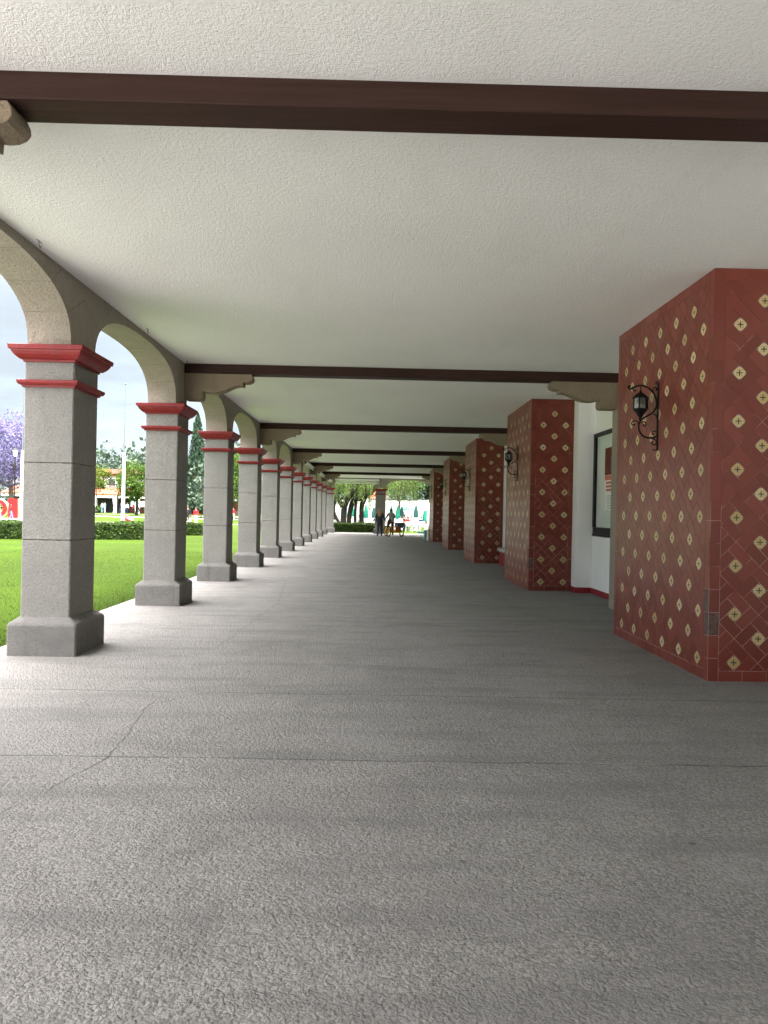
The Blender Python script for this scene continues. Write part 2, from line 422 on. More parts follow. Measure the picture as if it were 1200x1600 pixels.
def smooth_path(pts, sub=5):
    """Catmull-Rom through points."""
    pts = [Vector(p) for p in pts]; out = []
    for i in range(len(pts)-1):
        p0 = pts[max(i-1, 0)]; p1 = pts[i]; p2 = pts[i+1]; p3 = pts[min(i+2, len(pts)-1)]
        for k in range(sub):
            t = k/sub
            out.append(.5*((2*p1)+(p2-p0)*t+(2*p0-5*p1+4*p2-p3)*t*t+(3*p1-p0-3*p2+p3)*t**3))
    out.append(pts[-1]); return out

def leaf_object(name, pts, size, mat, parent=None, tint=None, hang=False, aspect=.5, kind=None):
    """One mesh of leaf-sized faces at the given points, each with its own turn and tint."""
    pts = np.asarray(pts, dtype=float); n = len(pts)
    off = np.zeros(3)
    p = parent
    while p is not None: off += np.array(p.location); p = p.parent
    sz = size*RNG.uniform(.6, 1.4, n) if np.isscalar(size) else np.asarray(size)
    d = RNG.normal(size=(n, 3))
    if hang: d = d*np.array([.35, .35, .3])+np.array([0, 0, -1.2])
    d /= np.linalg.norm(d, axis=1)[:, None]
    e = np.cross(d, RNG.normal(size=(n, 3))); e /= np.linalg.norm(e, axis=1)[:, None]
    a = d*sz[:, None]*.5; b = e*sz[:, None]*.5*aspect
    V = np.stack([pts-a, pts-a*.1+b, pts+a, pts-a*.1-b], axis=1).reshape(-1, 3)-off
    me = bpy.data.meshes.new(name)
    me.vertices.add(4*n); me.loops.add(4*n); me.polygons.add(n)
    me.vertices.foreach_set('co', V.ravel())
    me.loops.foreach_set('vertex_index', np.arange(4*n))
    me.polygons.foreach_set('loop_start', np.arange(0, 4*n, 4))
    me.update(calc_edges=True)
    at = me.attributes.new('tint', 'FLOAT', 'FACE')
    at.data.foreach_set('value', RNG.uniform(0, 1, n) if tint is None else tint)
    me.materials.append(mat)
    o = bpy.data.objects.new(name, me); COL.objects.link(o)
    if parent is not None: o.parent = parent
    if kind: o['kind'] = kind
    return o

# ------------------------------------------------------------------ dimensions taken from the photograph
S = 4.2435                    # column spacing
CY = 8.36                     # centre of the first column in view
ZC = 3.938                    # ceiling
K0, K1 = -1, 11               # column range
P0 = 7.29; PD = 2.86          # first pier front, pier depth
PX0, PX1 = 3.21, 4.09
WX = 4.43                     # window wall face
BY = 12.754; BW = .27; BZ = 3.785
YB, YE = -13.0, 55.2           # arcade ends

# ------------------------------------------------------------------ ground, floor, ceiling
def sstep(a, b, x):
    t = min(1, max(0, (x-a)/(b-a))); return t*t*(3-2*t)
def ground_z(x, y):
    return -.06+.55*sstep(85, 125, math.hypot(x, y))
xs = [-700, -350, -200, -140]+list(range(-120, 60, 5))+[70, 100, 160, 300, 700]
ys = [-300, -120, -60]+list(range(-30, 150, 5))+[165, 190, 240, 330, 500, 800]
vs = [(x, y, ground_z(x, y)) for y in ys for x in xs]; nx = len(xs)
mb = MB(); mb.idx(vs, [(j*nx+i, j*nx+i+1, (j+1)*nx+i+1, (j+1)*nx+i) for j in range(len(ys)-1) for i in range(nx-1)])
o = mb.build('lawn', M['grass'], smooth=True); tag(o, kind='structure')
mb = MB(); mb.box(-4.02, 4.9, YB-4, 56.6, -.4, 0)
tag(mb.build('floor', M['floor']), kind='structure')
mb = MB(); mb.face([(-3.4, YB, ZC), (-3.4, YE, ZC), (4.7, YE, ZC), (4.7, YB, ZC)])
tag(mb.build('ceiling', M['ceiling'], fix=False), kind='structure')
for nm, x0, x1, y0, y1, rot in (('path', -75, -12, 75.5, 77.0, .05), ('path', -80, -10, 97, 99.5, .04), ('path', -75, -12, 108, 109.5, .04)):
    mb = MB(); n = 12
    for i in range(n):
        xa = x0+(x1-x0)*i/n; xb = x0+(x1-x0)*(i+1)/n; q = lambda x, y: (x, y+(x-x0)*rot, ground_z(x, y+(x-x0)*rot)+.02)
        mb.face([q(xa, y0), q(xb, y0), q(xb, y1), q(xa, y1)])
    tag(mb.build(nm, M['path'], fix=False), kind='structure')

# ------------------------------------------------------------------ stone columns
def capital_rings(mb, x0, x1, y0, y1, prof, c=.006):
    return [mb.rect_ring(x0-o, x1+o, y0-o, y1+o, z, c) for o, z in prof]
CAPP = [(-.03, 3.03), (.014, 3.03), (.018, 3.052), (.040, 3.054), (.062, 3.072), (.086, 3.098), (.102, 3.124), (.108, 3.143), (.124, 3.145), (.130, 3.188), (.118, 3.194), (-.03, 3.194)]
RINGP = [(-.03, 2.768), (.020, 2.768), (.026, 2.788), (.046, 2.792), (.060, 2.812), (.064, 2.836), (.054, 2.840), (-.03, 2.842)]
def make_column(label, cx, cy, hx, hy, group, bx=.10, by=.08):
    t = thing('stone_column', label, 'column', (cx, cy, 0), group=group)
    x0, x1, y0, y1 = cx-hx, cx+hx, cy-hy, cy+hy
    mb = MB()
    mb.rings([mb.rect_ring(x0-bx, x1+bx, y0-by, y1+by, z, c) for z, c in ((-.08, .014), (.31, .014))] +
             [mb.rect_ring(x0-bx+.014, x1+bx-.014, y0-by+.012, y1+by-.012, .335, .014), mb.rect_ring(x0-.004, x1+.004, y0-.004, y1+.004, .394, .012)])
    mb.build('base', M['stone_base'], t)
    mb = MB(); rr = []
    for a, b in ((.385, 1.187), (1.193, 1.987), (1.993, 3.032)):
        rr += [mb.rect_ring(x0+.014, x1-.014, y0+.014, y1-.014, a-.003, .012), mb.rect_ring(x0, x1, y0, y1, a+.004, .012),
               mb.rect_ring(x0, x1, y0, y1, b-.004, .012), mb.rect_ring(x0+.014, x1-.014, y0+.014, y1-.014, b+.003, .012)]
    mb.rings(rr, mis=[1 if k % 4 in (0, 2, 3) and 0 < k < len(rr)-2 else 0 for k in range(len(rr)-1)]); mb.build('shaft', [M['stone'], M['mortar']], t)
    mb = MB(); mb.rings(capital_rings(mb, x0, x1, y0, y1, RINGP)); mb.build('ring_moulding', M['red'], t)
    mb = MB(); mb.rings(capital_rings(mb, x0, x1, y0, y1, CAPP)); mb.build('capital', M['red'], t)
    return t
CXC = -3.379; HX = .254; HY = .345
GCOL = 'stone columns along the lawn side of the arcade'
proto = make_column('grey stone column with red mouldings nearest the camera, beside the lawn', CXC, CY, HX, HY, GCOL)
far_word = {10: 'last full stone column before the wide corner column at the far end'}
for k in range(K0, 11):
    if k == 0: continue
    o = copy_tree(proto); o.location = (CXC, CY+k*S, 0)
    if k < 0: o['label'] = 'stone column with red mouldings standing just left of the camera, out of frame'
    else: o['label'] = far_word.get(k, f'{ORD[k]} stone column from the camera on the lawn side, red mouldings near its top')
make_column('wide corner stone column at the far left end of the arcade', (-3.633-2.86)/2, CY+11*S, .387, HY, GCOL)
ECX = .49
make_column('stone column with red mouldings alone in the middle of the far end wall', ECX, 54.95, .365, .25, None, .10, .08)

# ------------------------------------------------------------------ arches
def make_arch(name, label, a, half, x_in, x_out, loc, along, group, b=.66, z0=3.19, ztop=3.95, n=2.6):
    """A wall panel over an opening: springing at z0, crown at z0+b, radial joints cut as grooves."""
    t = None
    cz = z0-.55
    def Pt(th):
        c, s_ = math.cos(th), math.sin(th)
        return (a*math.copysign(abs(c)**(2/n), c), z0+b*abs(s_)**(2/n))
    def Tp(p):
        dy, dz = p[0], p[1]-cz
        ts = []
        if abs(dy) > 1e-6: ts.append(half/abs(dy))
        if dz > 1e-6: ts.append((ztop-cz)/dz)
        k = min(ts); return (dy*k, cz+dz*k)
    ths = list(np.linspace(0, math.pi, 49))
    # sample that meets the upper corners exactly
    lo, hi = 0., math.pi/2
    for _ in range(50):
        m = (lo+hi)/2; p = Pt(m)
        if p[0]*(ztop-cz) > half*(p[1]-cz): lo = m
        else: hi = m
    ths += [lo, math.pi-lo]
    js = [.42, .86, 1.30]; js = js+[math.pi-j for j in js]
    smp = [(th, 0) for th in ths if all(abs(th-j) > .012 for j in js)]
    for j in js:
        e = .0032
        smp += [(j-e, 0), (j, 1), (j+e, 0)]
    smp.sort()
    mb = MB(); rows = []
    d = .016
    for th, gr in smp:
        p = Pt(th); T = Tp(p)
        xi, xo = x_in-(d if gr else 0)*(1 if x_in > x_out else -1), x_out+(d if gr else 0)*(1 if x_in > x_out else -1)
        zz = p[1]+(d if gr else 0)
        rows.append([(xi, p[0], zz), (xi, T[0], T[1]), (xo, T[0], T[1]), (xo, p[0], zz)])
    if along == 'x': rows = [[(y, x, z) for x, y, z in r] for r in rows]
    mb.rings(rows, mis=[1 if smp[k][1] or smp[k+1][1] else 0 for k in range(len(smp)-1)])
    o = mb.build(name, [M['stone_arch'], M['mortar']], None, local=True)
    o.location = loc
    return tag(o, label, 'arch', group)
GAR = 'stone arches between the lawn side columns'
arch0 = None
for k in range(K0, 11):
    cy = CY+k*S+S/2
    lab = 'stone arch spanning from the nearest column toward the camera, cut by the left frame edge' if k == -1 else (
        'stone arch over the gap between the nearest and second lawn side columns' if k == 0 else
        f'stone arch between the {ORD[k]} and {ORD[k+1]} lawn side columns')
    if arch0 is None:
        arch0 = make_arch('stone_arch', lab, S/2-HY, S/2, -3.165, -3.61, (0, cy, 0), 'y', GAR)
    else:
        o = arch0.copy(); COL.objects.link(o); o.location = (0, cy, 0); o['label'] = lab
make_arch('stone_arch', 'stone arch on the left half of the far end wall, clear blind hanging in it', 1.49, 1.845, 54.74, 55.16, (-1.37, 0, 0), 'x', 'arches in the far end wall')
make_arch('stone_arch', 'stone arch on the right half of the far end wall, open to the cafe', 1.60, 1.97, 54.74, 55.16, (2.46, 0, 0), 'x', 'arches in the far end wall')

# ------------------------------------------------------------------ beams and corbels
GB = 'brown ceiling beams'; beam0 = None
blab = ['brown painted ceiling beam crossing overhead nearest the camera', 'second brown ceiling beam, meeting the tiled pier beside the first lamp',
        'third brown ceiling beam from the camera', 'fourth brown ceiling beam from the camera', 'fifth brown ceiling beam from the camera', 'last brown ceiling beam before the far end wall']
def corbel_profile(xw, sgn):
    q = [(0, 3.782), (0, 3.36), (.02, 3.341), (.245, 3.338), (.285, 3.352), (.302, 3.385), (.300, 3.470), (.295, 3.492),
         (.34, 3.476), (.42, 3.466), (.52, 3.468), (.60, 3.482), (.68, 3.512), (.76, 3.552), (.83, 3.582), (.90, 3.597), (.965, 3.588), (.968, 3.648),
         (1.00, 3.643), (1.055, 3.648), (1.10, 3.668), (1.125, 3.70), (1.122, 3.735), (1.10, 3.782)]
    return [(xw+sgn*p, z) for p, z in q]
def make_corbel(xw, sgn, y, label, group):
    t = MB().prism(corbel_profile(xw, sgn), 'y', y, y+.25)
    t.v = [(x, yy-y, z) for x, yy, z in t.v]
    o = t.build('corbel', M['stone_corbel'], None, bevel=.006, local=True); o.location = (0, y, 0)
    return tag(o, label, 'corbel', group)
cl0 = cr0 = None
for k in range(-1, 5):
    y = BY+2*S*k
    if beam0 is None:
        mb = MB(); mb.box(-3.165, 4.43, 0, BW, BZ, 3.945)
        beam0 = mb.build('ceiling_beam', M['beam'], None, bevel=.008, local=True); beam0.location = (0, y, 0)
        tag(beam0, blab[0], 'beam', GB)
    else:
        o = beam0.copy(); COL.objects.link(o); o.location = (0, y, 0); o['label'] = blab[k+1]
    labL = 'carved stone corbel at the top left edge under the nearest beam' if k == -1 else f'carved stone corbel under the {ORD[k+1]} beam on the lawn side'
    labR = f'carved stone corbel under the {ORD[k+1]} beam on the tiled pier side'
    if cl0 is None: cl0 = make_corbel(-3.165, 1, y+.012, labL, 'corbels on the lawn side')
    else:
        o = cl0.copy(); COL.objects.link(o); o.location = (0, y+.012, 0); o['label'] = labL
    if k >= 0:
        if cr0 is None: cr0 = make_corbel(4.03, -1, y+.012, labR, 'corbels on the pier side')
        else:
            o = cr0.copy(); COL.objects.link(o); o.location = (0, y+.012, 0); o['label'] = labR

# wire hooks at the edge of the ceiling
hk = None
for i, (y, lab) in enumerate(((7.0, 'small wire hook in the ceiling above the nearest arch'), (10.35, 'small wire hook in the ceiling above the second arch'), (12.55, 'small wire hook in the ceiling in front of the second beam'), (21.05, 'small wire hook in the ceiling in front of the third beam'))):
    if hk is None:
        mb = MB(); mb.tube(smooth_path([(0, 0, .02), (0, 0, -.02), (.0, .012, -.045), (.0, .035, -.05), (.0, .045, -.03)], 4), .004, 6)
        mb.tube([(0, -.05, -.004), (0, .06, -.004)], .003, 5)
        hk = mb.build('ceiling_hook', M['polegrey'], None, local=True, smooth=True); o = hk
    else: o = hk.copy(); COL.objects.link(o)
    o.location = (-3.07, y, ZC); tag(o, lab, 'hook', 'wire hooks along the ceiling edge')

# ------------------------------------------------------------------ building on the right
bld = thing('arcade_building', 'white rendered building wall with windows and red skirting behind the tiled piers', 'building', (4.6, 20, 0))
mb = MB()
mb.box(WX-.012, 4.8, YB, YE-.35, -.1, 1.15)
mb.box(WX, 4.8, YB, YE-.35, 3.20, 3.952)
for n in range(-1, 5):
    y0 = P0+2*S*n-.33; y1 = P0+2*S*n+PD+.33
    mb.box(4.095, 4.82, y0, y1, -.12, 3.958)
mb.build('wall', M['white'], bld, bevel=.004, seg=1)
for n in range(-1, 5):
    yf = P0+2*S*n; y0 = yf-.33; y1 = yf+PD+.33; ye = min(yf+2*S-.33-.012, YE-.4)
    if n >= 0:
        m = MB(); m.rings([[(x, y, z) for x, y in ((4.085, yf-.002), (4.085, y0-.01), (WX-.0125, y0-.01), (WX-.0125, y0+.001), (4.097, y0+.001), (4.097, yf-.002))] for z in (0, .112)]); m.build('skirting', M['skirting'], bld)
    m = MB(); m.rings([[(x, y, z) for x, y in ((4.085, yf+PD+.002), (4.085, y1+.01), (WX-.024, y1+.01), (WX-.024, ye), (WX-.0125, ye), (WX-.0125, y1-.001), (4.097, y1-.001), (4.097, yf+PD+.002))] for z in (0, .111)]); m.build('skirting', M['skirting'], bld)
mb = MB(); mb.box(-3.78, 9.8, YB, YE+.1, 3.962, 4.6)
mb.box(-3.95, -3.78, YB-.1, YE+.3, 4.4, 4.58)
mb.build('roof', M['white'], bld)
mb = MB(); mb.box(4.85, 9.5, YB, YE, -.1, 3.96); mb.build('rear_wall', M['white'], bld)
def make_window(y0, y1):
    """Opening from y0 to y1 in the window wall."""
    z0, z1 = 1.153, 3.197; m = MB()
    xa, xb = WX-.03, WX+.09
    m.box(xa, xb, y0, y1, z0, z0+.06); m.box(xa+.012, xb, y0+.002, y1-.002, z0+.06, z0+.18)
    m.box(xa, xb, y0, y1, z1-.075, z1)
    m.box(xa+.002, xb, y0+.001, y0+.11, z0+.181, z1-.076); m.box(xa+.002, xb, y1-.11, y1-.001, z0+.181, z1-.076)
    f = m.build('window', M['frame'], bld, bevel=.005, seg=1)
    m = MB(); m.box(WX+.02, WX+.04, y0+.09, y1-.09, z0+.16, z1-.05); m.build('pane', M['glass'], f)
for n in range(0, 4):
    ya = P0+2*S*n+PD+.33; yb = P0+2*S*(n+1)-.33; yp = BY+2*S*n
    make_window(ya+.02, yp-.03); make_window(yp+.31, yb-.02)
# stone posts that carry the right-hand corbels
post0 = None
for n in range(0, 5):
    y = BY+2*S*n-.02
    lab = f'plain stone post against the white wall under the {ORD[n+1]} beam corbel'
    if post0 is None:
        mb = MB(); rr = []
        for a, b in ((-.08, .90), (.905, 1.90), (1.905, 2.9), (2.905, 3.94)):
            rr += [mb.rect_ring(4.036, 4.41, .006, .304, a, .01), mb.rect_ring(4.03, 4.41, 0, .31, a+.006, .01), mb.rect_ring(4.03, 4.41, 0, .31, b-.006, .01), mb.rect_ring(4.036, 4.41, .006, .304, b, .01)]
        mb.rings(rr); post0 = mb.build('stone_post', M['stone_arch'], None, local=True); o = post0
    else: o = post0.copy(); COL.objects.link(o)
    o.location = (0, y, 0); tag(o, lab, 'post', 'stone posts along the white wall')
mb = MB(); mb.box(4.06, 4.44, 54.72, 55.18, -.08, 3.949)
tag(mb.build('stone_post', M['stone_arch'], None, bevel=.012), 'stone post at the right end of the far end wall', 'post')

# ------------------------------------------------------------------ tiled piers
U = .1085; GAP = .0056
def clip(poly, x0, x1, y0, y1):
    def cut(pl, f, inter):
        out = []
        for i in range(len(pl)):
            a, b = pl[i-1], pl[i]
            fa, fb = f(a), f(b)
            if fa >= 0 and fb >= 0: out.append(b)
            elif fa >= 0 > fb: out.append(inter(a, b, fa, fb))
            elif fa < 0 <= fb: out += [inter(a, b, fa, fb), b]
        return out
    it = lambda a, b, fa, fb: (a[0]+(b[0]-a[0])*fa/(fa-fb), a[1]+(b[1]-a[1])*fa/(fa-fb))
    for f in (lambda p: p[0]-x0, lambda p: x1-p[0], lambda p: p[1]-y0, lambda p: y1-p[1]):
        poly = cut(poly, f, it)
        if len(poly) < 3: return []
    return poly
def area(pl): return abs(sum(pl[i-1][0]*pl[i][1]-pl[i][0]*pl[i-1][1] for i in range(len(pl))))/2
def tile_face(mb, W, H, u0, v0, to3d, rnd, greys=(), flip=False, br=.102):
    """Tiles on a W x H face: plain border, and inside it a diagonal pinwheel of 2:1 tiles round small flower tiles."""
    bd = .102; r2 = math.sqrt(.5)
    def emit(pl, mi, tint, uv=None, lift=.0):
        mb.face([to3d(p[0], p[1], lift) for p in pl], mi, tint, uv)
    def solid(pl, mi, tint, uv=None):
        # tiles stand 2.5 mm proud of the grout
        emit(pl, mi, tint, uv, .0025)
        n = len(pl)
        for i in range(n):
            a, b = pl[i], pl[(i+1) % n]
            mb.face([to3d(a[0], a[1], .0025), to3d(a[0], a[1], .0002), to3d(b[0], b[1], .0002), to3d(b[0], b[1], .0025)], mi, tint)
    hg = GAP/2
    # border
    def rect(x0, x1, y0, y1, mi=0):
        x0 += hg; x1 -= hg; y0 += hg; y1 -= hg
        if x1-x0 < .01 or y1-y0 < .01: return
        solid([(x0, y0), (x1, y0), (x1, y1), (x0, y1)], mi, rnd.random())
    nv = max(1, round((H)/.216)); hv = H/nv
    for i in range(nv):
        rect(0, bd, i*hv, (i+1)*hv, 3 if i in greys else 0)
        rect(W-br, W, i*hv, (i+1)*hv)
    nh = max(1, round((W-bd-br)/.216)); hh = (W-bd-br)/nh
    for i in range(nh):
        rect(bd+i*hh, bd+(i+1)*hh, 0, bd); rect(bd+i*hh, bd+(i+1)*hh, H-bd, H)
    # inside, in a frame turned by 45 degrees about an accent centre (u0, v0)
    def to_uv(p, q): return (u0+(p-q)*r2, v0+(p+q)*r2)
    N = int((W+H)/(3*U))+3
    for i in range(-N, N+1):
        for j in range(-N, N+1):
            cx, cy = 3*U*i, 3*U*j
            c = to_uv(cx, cy)
            if not (-.5 < c[0] < W+.5 and -.5 < c[1] < H+.5): continue
            cells = [(-.5, .5, -.5, .5, 1), (-1.5, .5, .5, 1.5, 0), (.5, 1.5, -.5, 1.5, 0), (-.5, 1.5, -1.5, -.5, 0), (-1.5, -.5, -1.5, .5, 0)]
            for a, b, d, e, mi in cells:
                if flip: a, b, d, e = d, e, a, b
                q = [(cx+a*U+hg, cy+d*U+hg), (cx+b*U-hg, cy+d*U+hg), (cx+b*U-hg, cy+e*U-hg), (cx+a*U+hg, cy+e*U-hg)]
                pl = [to_uv(*p) for p in q]
                cp = clip(pl, bd+hg, W-br-hg, bd+hg, H-bd-hg)
                if len(cp) < 3 or area(cp) < 2e-4: continue
                if mi == 1:
                    if len(cp) != 4 or area(cp) < .995*area(pl): solid(cp, 0, rnd.random())
                    else: solid(cp, 2, rnd.random(), [(0, 0), (1, 0), (1, 1), (0, 1)] if len(cp) == 4 else None)
                else: solid(cp, 0, rnd.random())
def make_pier(seed):
    rnd = random.Random(seed)
    mb = MB(); mb.box(PX0, PX1, 0, PD, -.08, 3.946, 1)
    H = ZC
    tile_face(mb, PX1-PX0, H, .250, .182, lambda u, v, l: (PX0+u, -l, v), rnd, greys=(2,), flip=False, br=.085)          # towards the camera
    tile_face(mb, PD, H, .235, .185, lambda u, v, l: (PX0-l, u, v), rnd, greys=(2, 3), flip=True)                # towards the arcade
    tile_face(mb, PX1-PX0, H, .255, .180, lambda u, v, l: (PX0+u, PD+l, v), rnd)
    return mb
GP = 'red tiled piers along the building'
plab = ['red tiled pier nearest the camera, cut by the right edge of the frame', 'second red tiled pier, beside the black framed window',
        'third red tiled pier from the camera, with the low red bench in front', 'fourth red tiled pier from the camera', 'last red tiled pier, with the white bin beside it']
pier_mesh = None
for n in range(5):
    if n < 2 or pier_mesh is None:
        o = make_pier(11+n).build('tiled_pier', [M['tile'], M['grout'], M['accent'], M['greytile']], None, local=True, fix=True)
        pier_mesh = o
    else:
        o = pier_mesh.copy(); COL.objects.link(o)
    o.location = (0, P0+2*S*n, 0); tag(o, plab[n], 'pier', GP)

# ------------------------------------------------------------------ wrought iron wall lamps
def make_lamp(label):
    t = thing('wall_lamp', label, 'lamp', (PX0, P0+1.40, 0), group='wrought iron lamps on the tiled piers')
    y = P0+1.40
    def W(px, py, dy=0): return (3.003+(px-470)*.000632, y+dy, 3.04-(py-260)*.000632)
    mb = MB()
    def curve(pts, r, sub=5): mb.tube(smooth_path([W(*p) for p in pts], sub), r, 7)
    mb.box(PX0-.016, PX0-.001, y-.016, y+.016, 2.306, 3.075)
    curve([(775, 240), (800, 200), (775, 178), (745, 190), (745, 215), (765, 222)], .006)
    curve([(285, 283), (268, 268), (247, 285), (256, 312), (290, 322), (330, 300), (400, 268), (475, 256), (560, 275), (640, 325), (705, 395), (745, 480), (763, 570), (750, 650), (700, 730), (620, 785), (540, 832), (480, 880), (450, 945), (447, 1020), (472, 1100), (520, 1155), (580, 1183), (660, 1193), (720, 1185), (775, 1160)], .0105)
    curve([(320, 308), (335, 345), (358, 360), (375, 345), (362, 330)], .006)
    curve([(705, 395), (690, 330), (715, 290), (750, 290), (755, 320), (735, 330)], .0065)
    curve([(735, 350), (765, 320), (790, 300)], .006)
    curve([(700, 770), (735, 772), (765, 800), (775, 830), (750, 828)], .006)
    curve([(443, 960), (425, 912), (385, 890), (340, 902), (320, 938), (340, 968), (370, 962), (372, 938)], .0065)
    curve([(480, 925), (530, 905), (565, 915), (580, 950), (555, 982), (525, 965), (535, 945)], .0065)
    curve([(770, 1160), (775, 1095), (740, 1070), (700, 1080), (685, 1110), (710, 1130), (730, 1112)], .0065)
    curve([(660, 1193), (730, 1215), (770, 1250), (770, 1295), (735, 1315), (695, 1300), (688, 1270), (715, 1258)], .0065)
    curve([(780, 1410), (725, 1410), (720, 1395)], .006)
    curve([(470, 256), (470, 300), (470, 400)], .006, 2)
    mb.build('bracket', M['iron'], t, smooth=False)
    cx = W(470, 0)[0]
    mb = MB(); n = 6
    mb.lathe([(.006, 2.99), (.018, 2.985), (.010, 2.972), (.024, 2.962), (.05, 2.945), (.098, 2.900), (.098, 2.893), (.06, 2.896)], cx, y, n)
    mb.lathe([(.078, 2.782), (.086, 2.780), (.086, 2.770), (.050, 2.728), (.024, 2.690), (.012, 2.668), (.016, 2.655), (.004, 2.640)], cx, y, n)
    for i in range(6):
        a = 2*math.pi*i/6
        mb.tube([(cx+.081*math.cos(a), y+.081*math.sin(a), 2.776), (cx+.074*math.cos(a), y+.074*math.sin(a), 2.900)], .0075, 5)
    ln = mb.build('lantern', M['iron'], t)
    mb = MB(); mb.lathe([(.072, 2.781), (.067, 2.897)], cx, y, n); mb.build('glass', M['lantglass'], ln)
    return t
lamp0 = make_lamp('black wrought iron lantern on the tiled pier nearest the camera')
for n in range(1, 5):
    o = copy_tree(lamp0); o.location = (PX0, P0+1.40+2*S*n, 0)
    o['label'] = f'black wrought iron lantern on the {ORD[n]} tiled pier from the camera' if n < 4 else 'black wrought iron lantern on the last tiled pier, near the far arch'

# poster on the window glass
mb = MB(); X = WX+.0165
def pq(mi, y0, y1, z0, z1, l=0): mb.box(X-.0012-l, X+.0006 if l == 0 else X-.0012-l+.0008, y0, y1, z0, z1, mi)
pq(0, 13.62, 14.78, 1.66, 2.86)
pq(1, 13.62, 14.78, 2.34, 2.86, .001); pq(2, 13.62, 14.78, 2.24, 2.335, .001)
pq(3, 14.05, 14.42, 2.40, 2.70, .002); pq(4, 14.09, 14.38, 2.43, 2.67, .003)
pq(1, 14.50, 14.70, 2.36, 2.62, .002); pq(2, 13.70, 13.98, 2.40, 2.66, .002)
for z, w in ((2.17, .50), (2.10, .80), (2.03, .62)): pq(2, 14.70-w, 14.70, z, z+.045, .001)
for i in range(6): pq(5, 14.70-(.55 if i % 3 else .75), 14.62, 1.93-.045*i, 1.945-.045*i, .001)
o = mb.build('poster', [M['white_plastic'], cloth('poster_brown', (.16, .045, .03)), plain('poster_orange', (.55, .13, .05), .4), M['dark'], plain('poster_blue', (.10, .16, .22), .4), M['sign_grey']])
tag(o, 'white and orange printed poster with a phone picture stuck on the window glass', 'poster')

# low bench / planter wall in front of the third pier
t = thing('low_bench', 'low red painted bench wall with a rounded grey coping in front of the third pier', 'bench', (4.1, 22, 0))
mb = MB(); mb.box(3.93, 4.40, 20.2, 23.86, -.05, .40); mb.build('bench_wall', M['skirting'], t, bevel=.01)
mb = MB(); mb.box(3.86, 4.42, 20.1, 23.90, .40, .52); mb.build('coping', M['concrete'], t, bevel=.05, seg=4)

# ------------------------------------------------------------------ roller blinds and end blind
def make_blind(x0, y0, x1, y1, z, sheet, label, group):
    t = thing('roller_blind', label, 'blind', ((x0+x1)/2, (y0+y1)/2, 0), group=group)
    mb = MB(); mb.tube([(x0, y0, z), (x1, y1, z)], .055, 10); mb.build('roller', M['white_plastic'], t)
    L = math.hypot(x1-x0, y1-y0); ux, uy = (x1-x0)/L, (y1-y0)/L; px, py = -uy, ux
    for s_ in (0.01, L-.01):
        mb = MB(); mb.box(x0+ux*s_-.045, x0+ux*s_+.045, y0+uy*s_-.045, y0+uy*s_+.045, z-.07, z+.14); mb.build('mount', M['iron'], t)
    if sheet > 0:
        mb = MB(); mb.box(min(x0, x1)+.02, max(x0, x1)-.02, y0-.003, y0+.003, z-sheet, z-.03); mb.build('clear_sheet', M['sheet'], t)
    mb = MB(); zz = z-sheet
    mb.tube([(x0+ux*.03, y0+uy*.03, zz-.12 if sheet == 0 else zz), (x1-ux*.03, y1-uy*.03, zz-.12 if sheet == 0 else zz)], .03 if sheet == 0 else .015, 8); mb.build('bottom_bar', M['white_plastic'], t)
make_blind(-2.80, 54.45, .42, 54.45, 3.79, .27, 'white roller blind with a short clear sheet hanging across the far left arch', None)
GR = 'rolled up white blinds under the far lawn side arches'
for k, w in ((6, 'nearest of the rolled up white blinds under the far lawn side arches'), (8, 'middle rolled up white blind under the far lawn side arches'), (10, 'farthest rolled up white blind, beside the corner column')):
    ya = CY+k*S-.3; make_blind(-2.99, ya, -2.99, ya+S+.2, 3.66, 0, w, GR)

# ------------------------------------------------------------------ hedges
def make_hedge(label, c, length, depth, h, rz, n, leaf):
    t = thing('hedge', label, 'hedge', (c[0], c[1], 0))
    cs, sn = math.cos(rz), math.sin(rz)
    def w(a, b): return (c[0]+a*cs-b*sn, c[1]+a*sn+b*cs)
    mb = MB(); mb.box(c[0]-length/2+.06, c[0]+length/2-.06, c[1]-depth/2+.06, c[1]+depth/2-.06, -.12, h-.06, 0, rz, c)
    mb.build('twigs', M['hedge_core'], t)
    pts = []
    A = (length*h, length*depth, depth*h)
    tot = 2*A[0]+A[1]+2*A[2]
    for _ in range(n):
        r = random.random()*tot; j = random.gauss(0, .025)
        if r < 2*A[0]: a = random.uniform(-.5, .5)*length; b = (depth/2+j)*(1 if r < A[0]*.5 else -1); z = random.uniform(-.1, h)
        elif r < 2*A[0]+A[1]: a = random.uniform(-.5, .5)*length; b = random.uniform(-.5, .5)*depth; z = h+j*.8
        else: a = (length/2+j)*random.choice((-1, 1)); b = random.uniform(-.5, .5)*depth; z = random.uniform(-.1, h)
        bump = .03*math.sin(a*2.3)+.02*math.sin(a*5.1+b)
        x, y = w(a, b); pts.append((x, y, z+bump*(z/h)))
    leaf_object('leaves', pts, leaf, M['hedge'], t)
make_hedge('long clipped dark green hedge across the lawn, behind the nearest columns', (-20.6, 35.2), 23.0, 1.3, .74, R(20.5), 26000, .10)
make_hedge('short clipped hedge beyond the gap, seen between the second and third columns', (-12.4, 45.6), 4.6, 1.4, .66, R(12), 6000, .10)
make_hedge('clipped hedge standing under the far left arch', (-1.5, 57.5), 4.1, .9, .66, 0, 7000, .09)
make_hedge('clipped hedge running left outside the far corner column', (-6.6, 57.6), 5.6, .9, .66, 0, 4000, .10)

